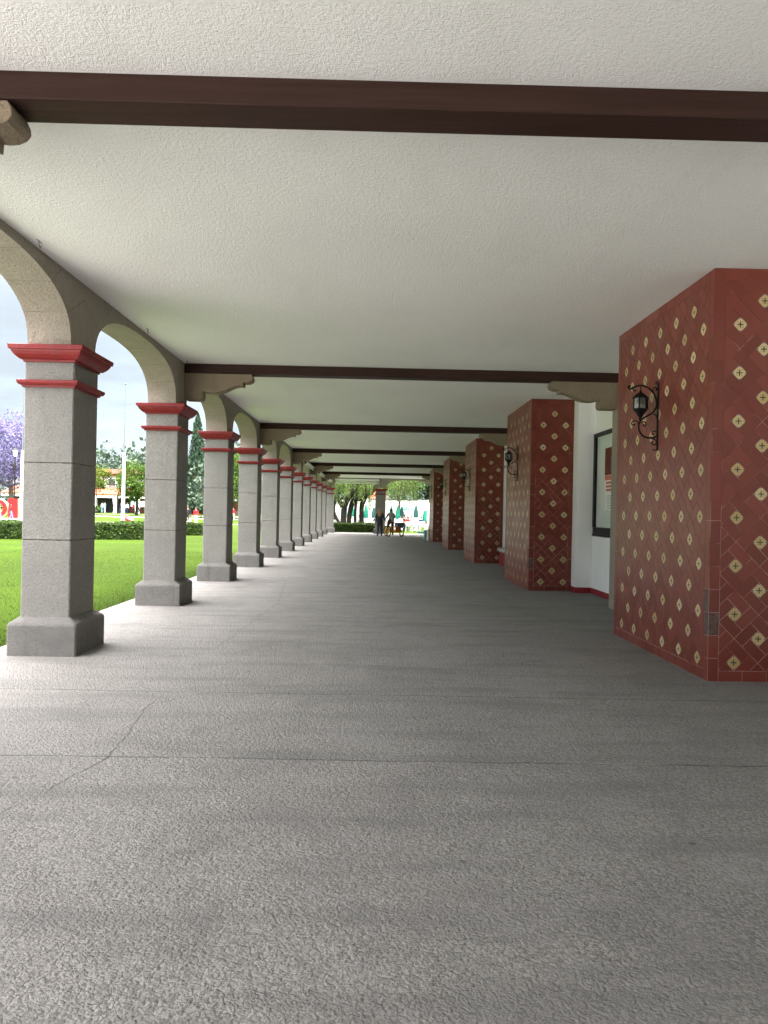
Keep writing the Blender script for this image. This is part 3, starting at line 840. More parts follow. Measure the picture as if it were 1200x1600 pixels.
mb = MB(); mb.face([(-45, -40, -.045), (-4.03, -40, -.045), (-4.03, 5.2, -.045), (-45, 5.2, -.045)])  # invented pale ground out of view, added to bounce daylight onto the ceiling
tag(mb.build('bounce_ground', plain('bounce_ground_pale', (.36, .357, .345), .9, .2, .12, .6), fix=False), kind='structure')
# near lawn: standing blades of grass
n = 70000
gx = -4.1-8.5*RNG.random(n)**1.5; gy = 8.2+20*RNG.random(n)**1.4
pts = np.stack([gx, gy, np.full(n, -.06)+.012*RNG.random(n)], 1)
leaf_object('lawn_grass', pts, .034, M['blade'], None, hang=True, aspect=.14, kind='stuff')

# ------------------------------------------------------------------ trees
def clumps(c, r, n, rad, per, hollow=.35):
    """Leaf points in n clumps spread through an ellipsoid (denser towards its outside)."""
    out = []
    for _ in range(n):
        while True:
            p = np.array([random.uniform(-1, 1) for _ in range(3)]); q = np.linalg.norm(p)
            if hollow < q < 1: break
        cc = np.array(c)+p*np.array(r)
        k = max(4, int(per*random.uniform(.5, 1.4))); s_ = rad*random.uniform(.6, 1.25)
        out.append(cc+RNG.normal(size=(k, 3))*np.array([s_, s_, s_*.7])*.5)
    return np.concatenate(out)
def limbs(mb, base, top, r, spread, n=6, h0=.45, rnd=random):
    b = Vector(base); tp = Vector(top)
    path = [b, b.lerp(tp, .3)+Vector((rnd.uniform(-.1, .1)*r*6, rnd.uniform(-.1, .1)*r*6, 0)), b.lerp(tp, .65), tp]
    mb.tube(smooth_path(path, 4), [r*(1-.75*i/12) for i in range(13)], 8)
    for i in range(n):
        s_ = b.lerp(tp, h0+(1-h0)*rnd.random()*.7); a = rnd.uniform(0, 6.28)
        e = s_+Vector((math.cos(a)*spread[0]*rnd.uniform(.5, 1), math.sin(a)*spread[0]*rnd.uniform(.5, 1), spread[1]*rnd.uniform(.4, 1)))
        m = s_.lerp(e, .5)+Vector((rnd.uniform(-.15, .15)*spread[0], rnd.uniform(-.15, .15)*spread[0], -.08*spread[1]))
        mb.tube(smooth_path([s_, m, e], 4), [r*.42*(1-.7*k/8) for k in range(9)], 6)
def make_tree(name, label, base, trunk_h, r, crown_c, crown_r, nc, rad, per, leaf, lm, bark='bark', group=None, nl=7, hollow=.35):
    t = thing(name, label, 'tree', base, group=group)
    mb = MB(); limbs(mb, (base[0], base[1], base[2]-.2), (base[0], base[1], trunk_h), r, (crown_r[0]*.75, crown_r[2]*.7), nl)
    mb.build('trunk', M[bark], t, smooth=True)
    leaf_object('crown', clumps(crown_c, crown_r, nc, rad, per, hollow), leaf, M[lm], t)
    return t
gz = ground_z
# jacaranda in bloom at the far left
make_tree('jacaranda_tree', 'jacaranda tree covered in purple blossom at the left edge, behind the red letters', (-45, 96, gz(-45, 96)), 7.5, .42, (-45.5, 96, 8.3), (6.4, 5.5, 4.6), 260, 1.25, 46, .34, 'jac', 'bark_l', nl=12, hollow=.15)
make_tree('broadleaf_tree', 'yellow green leafy tree beside the nearest column, in front of the campus building', (-40.6, 108, gz(-40, 108)), 4.6, .22, (-39.4, 108, 5.5), (2.4, 2.4, 1.7), 70, .9, 50, .32, 'leaf_yg', group='lawn trees')
make_tree('broadleaf_tree', 'bright green leafy tree left of the second column, right of the flagpole', (-33.4, 109, gz(-33, 109)), 4.8, .25, (-33.9, 109, 5.2), (2.0, 2.2, 2.7), 110, .9, 55, .30, 'leaf_g', group='lawn trees')
make_tree('broadleaf_tree', 'small green tree in front of the upper windows of the campus building', (-40.0, 121, gz(-40, 121)), 4.2, .16, (-39.7, 121, 5.4), (.8, .8, 1.2), 16, .7, 36, .28, 'leaf_g', group='lawn trees')
make_tree('broadleaf_tree', 'green tree showing between the third and fourth columns', (-18.3, 100, gz(-18, 100)), 4.5, .24, (-18.2, 100, 5.4), (2.6, 2.6, 3.3), 120, .9, 45, .3, 'leaf_g', group='lawn trees')
make_tree('broadleaf_tree', 'dark green tree just right of the cypress pair', (-22.5, 118, gz(-22, 118)), 5.5, .26, (-22.4, 118, 6.2), (2.6, 2.6, 3.8), 110, 1.0, 45, .34, 'leaf_d', group='lawn trees')
def make_cypress(label, x, y, h, r, n):
    z = gz(x, y); t = thing('cypress_tree', label, 'tree', (x, y, z), group='cypresses')
    mb = MB(); mb.tube([(x, y, z-.2), (x, y, z+h*.9)], [.22, .05], 7); mb.build('trunk', M['bark'], t)
    pts = []
    for _ in range(n):
        f = random.random()**1.25; a = random.uniform(0, 6.283)
        rr = r*(1-f)**.62*min(1, (f+.06)*6)*(1+.22*math.sin(5*a+f*9)+.14*math.sin(11*a-14*f))*random.uniform(.65, 1.06)
        pts.append((x+rr*math.cos(a), y+rr*math.sin(a), z+.5+f*(h-.5)))
    leaf_object('crown', pts, .42, M['leaf_cyp'], t, hang=True, aspect=.45)
make_cypress('tall dark cypress seen between the second and third columns', -26.4, 115, 15.2, 1.75, 7000)
make_cypress('lower dark cypress partly hidden behind the second column', -28.6, 114, 12.6, 1.6, 5000)
# weeping pepper trees beyond the far end
def hanging(c, r, n, lmin, lmax, per):
    out = []
    for _ in range(n):
        while True:
            p = [random.uniform(-1, 1) for _ in range(3)]
            if .2 < p[0]**2+p[1]**2+p[2]**2 < 1: break
        x, y, z = c[0]+p[0]*r[0], c[1]+p[1]*r[1], c[2]+p[2]*r[2]
        L = random.uniform(lmin, lmax); sx, sy = random.gauss(0, .12), random.gauss(0, .12)
        k = int(per*L)
        f = np.linspace(0, 1, max(3, k))
        out.append(np.stack([x+sx*f+RNG.normal(0, .05, len(f)), y+sy*f+RNG.normal(0, .05, len(f)), z-L*f], 1))
    return np.concatenate(out)
t = thing('pepper_tree', 'old weeping tree with several thick dark trunks beyond the far left arch', 'tree', (-2.3, 64.5, -.06))
mb = MB()
tk = lambda pts, rs: mb.tube(smooth_path(pts, 4), list(np.interp(np.linspace(0, 1, (len(pts)-1)*4+1), np.linspace(0, 1, len(rs)), rs)), 9)
tk([(-2.45, 64.5, -.2), (-2.5, 64.5, 1.2), (-2.35, 64.4, 2.2), (-1.9, 64.3, 3.0), (-1.2, 64.2, 3.9), (-.6, 64.0, 5)], [.29, .23, .25, .25, .2, .12])
tk([(-2.05, 64.9, -.2), (-2.0, 64.9, 1.3), (-1.7, 64.7, 2.4), (-1.0, 64.5, 2.75), (-.3, 64.3, 3.2), (.35, 64.1, 3.75), (1.0, 64, 4.6)], [.22, .19, .24, .26, .24, .19, .1])
tk([(-2.6, 64.8, 1.9), (-2.9, 64.8, 2.5), (-3.3, 64.8, 3.0), (-3.8, 64.8, 3.9), (-4.3, 64.8, 5)], [.2, .2, .2, .14, .1])
tk([(-.95, 65.2, -.2), (-1.0, 65.2, 1.2), (-.98, 65.1, 2.1), (-.75, 65, 2.7), (-.6, 64.9, 3.6)], [.22, .2, .2, .2, .12])
tk([(-1.5, 65.6, -.2), (-1.55, 65.6, 1.5), (-1.45, 65.5, 2.7), (-1.5, 65.5, 4)], [.13, .12, .12, .08])
tk([(-2.6, 63.6, .3), (-3.1, 63.6, 1.1), (-3.35, 63.6, 1.9), (-3.3, 63.6, 2.9)], [.14, .12, .12, .08])
mb.build('trunk', M['bark'], t, smooth=True)
leaf_object('crown', np.concatenate([hanging((-1.4, 64.2, 5.6), (3.8, 3.0, 1.9), 420, .9, 2.5, 22), clumps((-1.4, 64.5, 6.2), (4.2, 3.4, 2.2), 120, .9, 50)]), .16, M['leaf_pep'], t, hang=True, aspect=.38)
t = thing('pepper_tree', 'weeping tree with pale green foliage and a thin trunk beyond the far right arch', 'tree', (2.4, 72.5, -.06))
mb = MB(); limbs(mb, (2.4, 72.5, -.3), (2.45, 72.5, 4.6), .17, (2.0, 1.8), 9, .55); mb.build('trunk', M['bark_l'], t, smooth=True)
leaf_object('crown', np.concatenate([hanging((2.3, 72.2, 5.3), (2.3, 2.2, 1.5), 300, .8, 2.0, 20), clumps((2.3, 72.5, 5.8), (2.6, 2.4, 1.8), 90, .8, 50)]), .17, M['leaf_pep'], t, hang=True, aspect=.38)
make_tree('broadleaf_tree', 'dark green tree behind the menu sign at the right of the far arch', (5.6, 79, -.06), 5.2, .22, (5.4, 79, 5.4), (2.3, 2.4, 2.7), 130, .8, 55, .24, 'leaf_d', group='trees beyond the far end')
make_tree('broadleaf_tree', 'dark spreading tree above the white cafe wall', (-4.2, 84, -.06), 5.2, .3, (-3.4, 84, 5.6), (4.2, 3, 2.6), 150, 1.0, 50, .28, 'leaf_d', group='trees beyond the far end')

# distant wood that closes the view
pts = []; sz = []
def wood(x0, y0, x1, y1, h, step, w, per):
    L = math.hypot(x1-x0, y1-y0); k = int(L/step)
    for i in range(k):
        f = (i+random.random())/k; cx = x0+(x1-x0)*f+random.gauss(0, w*.3); cy = y0+(y1-y0)*f+random.gauss(0, w*.3)
        H = h*random.uniform(.62, 1.12); r = H*random.uniform(.22, .34); g0 = gz(cx, cy)
        for _ in range(8):
            zc = g0+H*random.uniform(.15, .95); rr = r*(1.15-abs(zc-g0-.5*H)/H)
            a = random.uniform(0, 6.28); q = rr*random.random()**.5
            c_ = np.array([cx+q*math.cos(a), cy+q*math.sin(a), zc])
            m = RNG.normal(size=(per, 3))*np.array([r*.42, r*.42, r*.36])+c_; m[:, 2] = np.maximum(m[:, 2], g0)
            pts.append(m); sz.append(np.full(per, .9*H/14)*RNG.uniform(.6, 1.4, per))
wood(-190, 150, -75, 192, 13.5, 3.2, 9, 40); wood(-75, 192, -20, 180, 15.0, 1.7, 9, 75); wood(-20, 175, 60, 165, 14, 4, 8, 24)
wood(-24, 104, 26, 104, 7.2, 1.9, 3, 40); wood(26, 104, 60, 60, 9, 3.5, 4, 24); wood(-200, 150, -200, -40, 14, 6, 8, 16); wood(-200, -60, 60, -110, 14, 7, 8, 12)
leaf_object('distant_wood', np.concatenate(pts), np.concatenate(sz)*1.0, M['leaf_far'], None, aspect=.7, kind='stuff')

# round bush by the campus building
t = thing('round_bush', 'rounded clipped bush in front of the campus building', 'bush', (-44.2, 122, gz(-44, 122)))
mb = MB(); mb.ball((-44.2, 122, .9), (1.2, .7, .5), 8); mb.build('twigs', M['hedge_core'], t)
leaf_object('leaves', clumps((-44.2, 122, 1.0), (1.6, .9, .55), 60, .35, 24, .7), .2, M['leaf_g'], t)

# ------------------------------------------------------------------ campus building, flagpoles, letters, lamps
b0 = 130.; t = thing('campus_building', 'two storey red and white campus building across the lawn, behind the people', 'building', (-42, b0, .45))
GZ = .45
mb = MB(); mb.box(-62, -22, b0+3, b0+14, GZ-.5, 7.2); mb.build('wall', M['white_out'], t)
mb = MB(); mb.box(-62.4, -30, b0+2.4, b0+14.4, 7.2, 7.95); mb.build('parapet', M['pink_wall'], t)
mb = MB(); mb.box(-62.1, -30, b0+2.9, b0+3.0, 6.75, 7.18); mb.build('band', M['pink_wall'], t)
mb = MB(); mb.prism([(b0-1.2, 3.62), (b0+3, 4.75), (b0+3, 4.6), (b0-1.2, 3.5)], 'x', -62, -22); mb.build('lean_to_roof', M['rooftile'], t)
mb = MB(); mb.box(-62, -22, b0-1.0, b0-.7, 3.0, 3.55); mb.build('fascia', M['white'], t)
mb = MB(); mb.box(-62, -41.6, b0+2.2, b0+2.9, GZ, 3.0); mb.build('opening', M['dark'], t)
mb = MB(); mb.box(-41.6, -22, b0+2.0, b0+2.9, GZ-.2, 3.0); mb.build('brick_wall', M['brick'], t)
for x in (-58.5, -54.8, -50.8, -46.5, -43.1, -39.4, -35.6, -31.8):
    mb = MB(); mb.box(x-.3, x+.3, b0-1.15, b0-.55, GZ-.3, 3.0); mb.build('pillar', M['white'], t, bevel=.03)
for x in (-57, -53, -48.8, -45, -41.4, -37.4, -33.4):
    mb = MB(); mb.box(x-.7, x+.7, b0+2.86, b0+2.96, 5.0, 6.4); f = mb.build('window', M['white_plastic'], t)
    mb = MB(); mb.box(x-.6, x+.6, b0+2.80, b0+2.85, 5.1, 6.3); mb.build('pane', M['dark'], f)

def make_flagpole(x, label):
    y = 60; z = gz(x, y); t = thing('flagpole', label, 'flagpole', (x, y, z), group='white flagpoles on the lawn')
    mb = MB(); mb.lathe([(.30, z-.1), (.30, z+.12), (.16, z+.14), (.135, 1.5), (.105, 5.7), (.08, 5.72)], x, y, 14); mb.build('lower_pole', M['pole'], t, smooth=False)
    mb = MB(); mb.lathe([(.05, 5.7), (.045, 8), (.03, 11.0), (.03, 11.02)], x, y, 10); p = mb.build('upper_pole', M['polegrey'], t)
    mb = MB(); mb.ball((x, y, 11.08), .07, 8); mb.build('finial', M['polegrey'], p)
make_flagpole(-19.42, 'white flagpole with a thin grey top between the nearest and second columns')
make_flagpole(-27.25, 'white flagpole showing along the left edge of the nearest column')

def text_mesh(body, size, depth):
    cu = bpy.data.curves.new('letter', 'FONT'); cu.body = body; cu.size = size; cu.extrude = depth/2; cu.resolution_u = 6; cu.offset = .05
    ob = bpy.data.objects.new('letter', cu); COL.objects.link(ob)
    dg = bpy.context.evaluated_depsgraph_get(); me = bpy.data.meshes.new_from_object(ob.evaluated_get(dg))
    bpy.data.objects.remove(ob); bpy.data.curves.remove(cu)
    return me
for ch, x, lab, wd in (('D', -39.85, 'giant red letter D standing on a plinth at the left edge', 2.2), ('I', -37.55, 'giant red letter I on the plinth, right of the letter D', 1.0)):
    t = thing('giant_letter', lab, 'letter', (x, 80, 0), group='giant red letters on the lawn')
    me = text_mesh(ch, 2.75, .55); me.materials.clear(); me.materials.append(M['letter']); me.materials.append(M['letter_side'])
    xs_ = [v.co.x for v in me.vertices]; ys_ = [v.co.y for v in me.vertices]
    for v in me.vertices:
        xx = (v.co.x-min(xs_))/(max(xs_)-min(xs_))*wd; zz = (v.co.y-min(ys_))/(max(ys_)-min(ys_))*2.02+.12
        v.co = (xx, -v.co.z, zz)
    for p in me.polygons: p.material_index = 0 if abs(p.normal.y) > .7 else 1
    me.update()
    for p in me.polygons: p.material_index = 0 if abs(p.normal.y) > .7 else 1
    o = bpy.data.objects.new('letter_body', me); COL.objects.link(o); o.parent = t
mb = MB(); mb.box(-44, -36.1, 79.4, 80.7, -.2, .13); tag(mb.build('plinth', M['concrete'], None, bevel=.03), 'low concrete plinth under the giant red letters', 'plinth')
t = thing('monument_stone', 'pale grey upright stone beside the giant red letters', 'stone', (-36.0, 79.9, 0))
mb = MB(); mb.rings([mb.rect_ring(-36.3, -35.75, 79.6, 80.1, -.1, .05), mb.rect_ring(-36.28, -35.77, 79.6, 80.1, 2.1, .05), mb.rect_ring(-36.1, -35.95, 79.75, 79.95, 2.7, .02)]); mb.build('stone_body', M['concrete'], t)
mb = MB(); mb.box(-36.2, -35.85, 79.57, 79.595, 1.0, 1.5); mb.build('plaque', M['polegrey'], t)
def make_street_lamp(x, y, h, label):
    z = gz(x, y); t = thing('street_lamp', label, 'street lamp', (x, y, z), group='lawn street lamps')
    mb = MB(); mb.lathe([(.20, z-.1), (.20, z+.3), (.10, z+.5), (.075, z+1.2), (.06, h-1.0), (.11, h-.97), (.06, h-.9)], x, y, 10); mb.build('pole', M['iron'], t)
    mb = MB(); mb.lathe([(.10, h-.88), (.16, h-.84), (.30, h-.18), (.30, h-.15)], x, y, 6); ln = mb.build('lantern', M['white_plastic'], t)
    mb = MB(); mb.lathe([(.34, h-.15), (.30, h-.08), (.08, h+.02), (.02, h+.10)], x, y, 6); mb.build('cap', M['iron'], ln)
make_street_lamp(-39.85, 86, 7.75, 'black street lamp with a white lantern in front of the purple jacaranda')
make_street_lamp(-42.6, 119, 6.2, 'black street lamp in front of the campus building arcade')
# info signs near the campus building
for x, y, c_, lab in ((-36.9, 119, 'aqua_bin', 'pale green notice board in front of the brick wall'), (-35.3, 118, 'white_plastic', 'white notice board in front of the brick wall')):
    t = thing('notice_board', lab, 'sign', (x, y, gz(x, y)))
    mb = MB(); mb.box(x-.42, x+.42, y-.04, y+.04, 1.6, 2.45); mb.build('panel', M[c_], t)
    mb = MB(); mb.tube([(x, y+.06, .2), (x, y+.06, 2.3)], .05, 6); mb.build('post', M['iron'], t)

# ------------------------------------------------------------------ people
BONES = [('pelvis', 'belly'), ('belly', 'chest'), ('chest', 'neck0'), ('neck0', 'neck'), ('neck', 'head'), ('head', 'crown'), ('head', 'nose')]
for s_ in 'LR':
    BONES += [('chest', 'sh'+s_), ('sh'+s_, 'el'+s_), ('el'+s_, 'wr'+s_), ('wr'+s_, 'ha'+s_), ('pelvis', 'hip'+s_), ('hip'+s_, 'kn'+s_), ('kn'+s_, 'an'+s_), ('an'+s_, 'toe'+s_)]
STAND = dict(pelvis=(0, 0, .95), belly=(0, .01, 1.12), chest=(0, 0, 1.31), neck0=(0, -.01, 1.44), neck=(0, 0, 1.50), head=(0, .015, 1.585), crown=(0, .0, 1.665), nose=(0, .105, 1.58),
             shL=(-.165, -.005, 1.385), elL=(-.215, -.02, 1.11), wrL=(-.225, .04, .87), haL=(-.225, .06, .80), shR=(.165, -.005, 1.385), elR=(.215, -.02, 1.11), wrR=(.225, .04, .87), haR=(.225, .06, .80),
             hipL=(-.085, 0, .90), knL=(-.095, .015, .50), anL=(-.095, -.03, .085), toeL=(-.105, .12, .04), hipR=(.085, 0, .90), knR=(.095, .015, .50), anR=(.095, -.03, .085), toeR=(.105, .12, .04))
RAD = dict(pelvis=(.15, .11), belly=(.125, .095), chest=(.15, .105), neck0=(.07, .06), neck=(.05, .05), head=(.078, .092), crown=(.05, .06), nose=(.014, .014), sh=(.062, .06), el=(.042, .042), wr=(.028, .028), ha=(.036, .022),
           hip=(.088, .09), kn=(.058, .06), an=(.040, .042), toe=(.040, .030))
REGION = {'neck': 'skin', 'head': 'skin', 'crown': 'skin', 'nose': 'skin', 'ha': 'skin', 'toe': 'shoe', 'an': 'legs', 'kn': 'legs', 'hip': 'legs', 'wr': 'sleeve', 'el': 'sleeve', 'sh': 'top', 'chest': 'top', 'belly': 'top', 'neck0': 'top'}
def make_person(label, loc, rz, pose, top, legs, sleeve=None, shoe=None, hair='hair_dark', longhair=False, scale=1., group=None, fingers=False, bulk=1.):
    """One continuous skinned body; clothing goes by the nearest bone."""
    J = dict(STAND); J.update(pose or {})
    names = list(J); bones = list(BONES); rads = {n_: RAD.get(n_, RAD.get(n_.rstrip('LR'))) for n_ in names}
    if fingers:
        for s_, sg in (('L', -1), ('R', 1)):
            w, h = Vector(J['wr'+s_]), Vector(J['ha'+s_]); d = (h-w).normalized(); side = d.cross(Vector((1, 0, 0))).normalized()
            for q, (o_, L) in enumerate(((-.030, .066), (-.010, .076), (.010, .072), (.029, .058))):
                n1, n2 = f'fa{q}{s_}', f'fb{q}{s_}'
                J[n1] = tuple(h+d*.035+side*o_); J[n2] = tuple(h+d*(.035+L)+side*o_*1.1+Vector((-.018*sg, 0, 0)))
                bones += [('ha'+s_, n1), (n1, n2)]; rads[n1] = (.0095, .0095); rads[n2] = (.007, .007)
            J['th1'+s_] = tuple(w+d*.03+side*.045); J['th2'+s_] = tuple(w+d*.075+side*.062)
            bones += [('ha'+s_, 'th1'+s_), ('th1'+s_, 'th2'+s_)]; rads['th1'+s_] = (.011, .011); rads['th2'+s_] = (.008, .008)
        names = list(J)
    me = bpy.data.meshes.new('person'); ix = {n_: i for i, n_ in enumerate(names)}
    me.from_pydata([J[n_] for n_ in names], [(ix[a], ix[b]) for a, b in bones], [])
    ob = bpy.data.objects.new('tmp', me); COL.objects.link(ob)
    md = ob.modifiers.new('Skin', 'SKIN'); md.use_smooth_shade = True
    sv = me.skin_vertices[0].data
    for n_ in names: sv[ix[n_]].radius = tuple(q*(bulk if n_.rstrip('LR') in ('pelvis', 'belly', 'chest', 'hip', 'kn', 'an', 'sh', 'el') else 1) for q in rads[n_]); sv[ix[n_]].use_root = (n_ == 'pelvis')
    ss = ob.modifiers.new('Sub', 'SUBSURF'); ss.levels = 1; ss.render_levels = 1
    dg = bpy.context.evaluated_depsgraph_get(); dg.update()
    out = bpy.data.meshes.new_from_object(ob.evaluated_get(dg)); bpy.data.objects.remove(ob)
    out.materials.clear()
    for m_ in (M['skin'], top, legs, sleeve or top, shoe or cloth('black', (.015, .015, .017))): out.materials.append(m_)
    slot = dict(skin=0, top=1, legs=2, sleeve=3, shoe=4)
    segs = [(Vector(J[a]), Vector(J[b]), a, b) for a, b in bones]
    for p in out.polygons:
        c_ = p.center; best = None
        for A, B, a, b in segs:
            ab = B-A; k = max(0, min(1, (c_-A).dot(ab)/ab.length_squared)); d = (c_-(A+ab*k)).length
            if best is None or d < best[0]: best = (d, b, k)
        key = best[1].rstrip('LR')
        reg = REGION.get(key, 'skin')
        if key == 'ha' and best[2] < .15: reg = 'sleeve'
        p.material_index = slot[reg]
    t = thing('person', label, 'person', loc, rz, group); t.scale = (scale,)*3
    o = bpy.data.objects.new('body', out); COL.objects.link(o); o.parent = t
    out.polygons.foreach_set('use_smooth', [True]*len(out.polygons))
    h = Vector(J['head']); mb = MB()
    rr = []
    for j in range(9):                       # a cap of hair that leaves the face free
        a = math.pi*.62*j/8
        ring = []
        for k in range(14):
            b_ = 2*math.pi*k/14; fr = max(0, math.sin(b_)); rr_ = math.sin(max(a, .02)*(1-.38*fr*(j/8)))
            ring.append((h.x+.092*rr_*math.cos(b_), h.y-.008+.112*rr_*math.sin(b_), h.z+.018+.108*math.cos(a*(1-.38*fr*(j/8)))))
        rr.append(ring)
    mb.rings(rr, 0)
    if longhair:
        rr = []
        for z, w_, d_, y_ in ((.06, .085, .06, -.05), (-.02, .10, .055, -.07), (-.12, .125, .055, -.09), (-.22, .13, .05, -.115), (-.31, .10, .04, -.12), (-.38, .05, .025, -.12)):
            rr.append([(h.x+w_*math.cos(2*math.pi*k/12)*(1+.08*math.sin(3*k)), h.y+y_+d_*math.sin(2*math.pi*k/12), h.z+z) for k in range(12)])
        mb.rings(rr, 0)
    mb.build('hair', M[hair], t, local=True, smooth=True)
    return t
WALK = dict(anL=(-.09, -.20, .12), knL=(-.09, .03, .50), toeL=(-.10, -.07, .05), anR=(.09, .20, .09), knR=(.09, .16, .50), toeR=(.10, .34, .06), elL=(-.215, .05, 1.11), wrL=(-.21, .17, .90), haL=(-.21, .21, .84), elR=(.215, -.10, 1.11), wrR=(.225, -.12, .88), haR=(.225, -.11, .81))
SIT = dict(pelvis=(0, 0, .56), belly=(0, .0, .73), chest=(0, .03, .92), neck0=(0, .035, 1.05), neck=(0, .05, 1.11), head=(0, .075, 1.195), crown=(0, .06, 1.275), nose=(0, .165, 1.185),
           shL=(-.165, .03, .995), elL=(-.22, .08, .74), wrL=(-.14, .30, .74), haL=(-.12, .37, .75), shR=(.165, .03, .995), elR=(.22, .08, .74), wrR=(.14, .30, .74), haR=(.12, .37, .75),
           hipL=(-.09, .03, .53), knL=(-.11, .44, .50), anL=(-.11, .42, .085), toeL=(-.115, .57, .04), hipR=(.09, .03, .53), knR=(.11, .44, .50), anR=(.11, .42, .085), toeR=(.115, .57, .04))
c_black = cloth('black', (.015, .015, .017)); c_char = cloth('charcoal', (.055, .055, .068)); c_white = cloth('white', (.50, .50, .49)); c_jean = cloth('denim', (.10, .20, .42))
c_grey = cloth('grey', (.40, .41, .42)); c_maroon = cloth('maroon', (.10, .015, .022)); c_brown = cloth('brown', (.075, .045, .032)); c_red = cloth('red', (.36, .015, .02)); c_navy = cloth('navy', (.02, .03, .08)); c_pink = cloth('pink', (.55, .28, .28)); c_blue = cloth('blue', (.12, .25, .5))

make_person('woman with long blond hair in a charcoal suit walking away beside the orange cargo tricycle', (.42, 48.9, 0), R(-8), dict(anL=(-.10, -.18, .10), toeL=(-.11, -.05, .045), knL=(-.09, .0, .50), anR=(.10, .13, .09), knR=(.10, .12, .5), toeR=(.12, .27, .05), elR=(.25, -.02, 1.12), wrR=(.37, .06, .93), haR=(.41, .08, .87), elL=(-.22, -.04, 1.11), wrL=(-.19, .08, .88), haL=(-.18, .12, .82)),
            c_char, c_char, hair='hair_blond', longhair=True, scale=1.03, fingers=True, bulk=1.35)

# ------------------------------------------------------------------ cargo tricycle and its rider
TX, TY, TR = 1.39, 48.25, R(22)
t = thing('cargo_tricycle', 'orange cargo tricycle with black tyres near the far end of the arcade', 'tricycle', (TX, TY, 0), TR)
def wheel(x, y, r=.335):
    mb = MB(); n = 28
    rr = [[(x+.036*math.cos(2*math.pi*k/8), y+(r-.036+.036*math.sin(2*math.pi*k/8))*math.cos(2*math.pi*j/n), r+(r-.036+.036*math.sin(2*math.pi*k/8))*math.sin(2*math.pi*j/n)) for k in range(8)] for j in range(n+1)]
    w = MB(); w.rings(rr, 0, cap=False); wo = w.build('wheel', M['rubber'], t, local=True, smooth=True)
    q = MB(); r2 = r-.085
    rr = [[(x+.016*math.cos(2*math.pi*k/6), y+(r2+.016*math.sin(2*math.pi*k/6))*math.cos(2*math.pi*j/n), r+(r2+.016*math.sin(2*math.pi*k/6))*math.sin(2*math.pi*j/n)) for k in range(6)] for j in range(n+1)]
    q.rings(rr, 0, cap=False)
    for j in range(10):
        a = math.pi*2*j/10; q.tube([(x, y, r), (x, y+r2*math.cos(a), r+r2*math.sin(a))], .006, 5)
    q.tube([(x-.05, y, r), (x+.05, y, r)], .04, 8)
    q.build('rim', M['yellow'], wo, local=True)
wheel(-.44, 0); wheel(.44, 0); wheel(0, 1.45)
mb = MB()
for a, b in (((-.40, 0, .335), (.40, 0, .335)), ((0, .05, .36), (0, .45, .30)), ((0, .45, .30), (0, .30, .86)), ((0, .45, .30), (0, 1.15, .80)), ((0, .33, .74), (0, 1.12, .90)), ((0, 1.12, 1.02), (0, 1.45, .335)), ((-.38, 0, .36), (-.38, 0, .62)), ((.38, 0, .36), (.38, 0, .62)), ((-.38, 0, .62), (.38, 0, .62)), ((0, .2, .42), (-.38, 0, .60)), ((0, .2, .42), (.38, 0, .60))):
    mb.tube([a, b], .026, 8)
mb.box(.02, .32, -.04, .02, .30, .66); mb.box(-.30, .34, -.06, .10, .27, .36)
mb.build('frame', M['orange'], t, local=True)
mb = MB(); mb.tube(smooth_path([(-.28, .92, 1.08), (-.24, 1.08, 1.10), (0, 1.12, 1.04), (.24, 1.08, 1.10), (.28, .92, 1.08)], 4), .015, 7); mb.build('handlebar', M['iron'], t, local=True)
mb = MB(); mb.rings([[(w*math.cos(2*math.pi*k/12), .27+d*math.sin(2*math.pi*k/12), z) for k in range(12)] for z, w, d in ((.84, .05, .08), (.87, .10, .14), (.91, .10, .14), (.92, .07, .11))]); mb.build('saddle', M['rubber'], t, local=True)
mb = MB()
for (x0, x1, y0, y1) in ((.05, .52, -.30, -.28), (.05, .52, .16, .18), (.05, .07, -.28, .16), (.50, .52, -.28, .16)):
    mb.box(x0, x1, y0, y1, .66, .90)
mb.box(.05, .52, -.29, .17, .64, .66)
mb.build('basket', M['grey_cargo'], t, local=True)
rz2 = TR; rx, ry = TX-.02*math.cos(rz2)-.27*math.sin(rz2), TY+.27*math.cos(rz2)
make_person('man in a grey vest with maroon sleeves seated on the orange cargo tricycle', (rx-.13, ry-.05, 0), R(14), dict(pelvis=(0, 0, .98), belly=(0, .03, 1.14), chest=(0, .07, 1.33), neck0=(0, .09, 1.46), neck=(0, .10, 1.52), head=(0, .12, 1.60), crown=(0, .10, 1.685), nose=(0, .21, 1.60),
            shL=(-.18, .07, 1.40), elL=(-.26, .22, 1.18), wrL=(-.24, .46, 1.12), haL=(-.23, .54, 1.13), shR=(.18, .07, 1.40), elR=(.27, .22, 1.18), wrR=(.24, .46, 1.12), haR=(.23, .54, 1.13),
            hipL=(-.09, .02, .94), knL=(-.13, .34, .68), anL=(-.12, .20, .36), toeL=(-.13, .33, .31), hipR=(.09, .02, .94), knR=(.12, .18, .52), anR=(.12, .05, .16), toeR=(.13, .19, .10)),
            c_grey, c_brown, sleeve=c_maroon, scale=1.02, fingers=True, bulk=1.3)

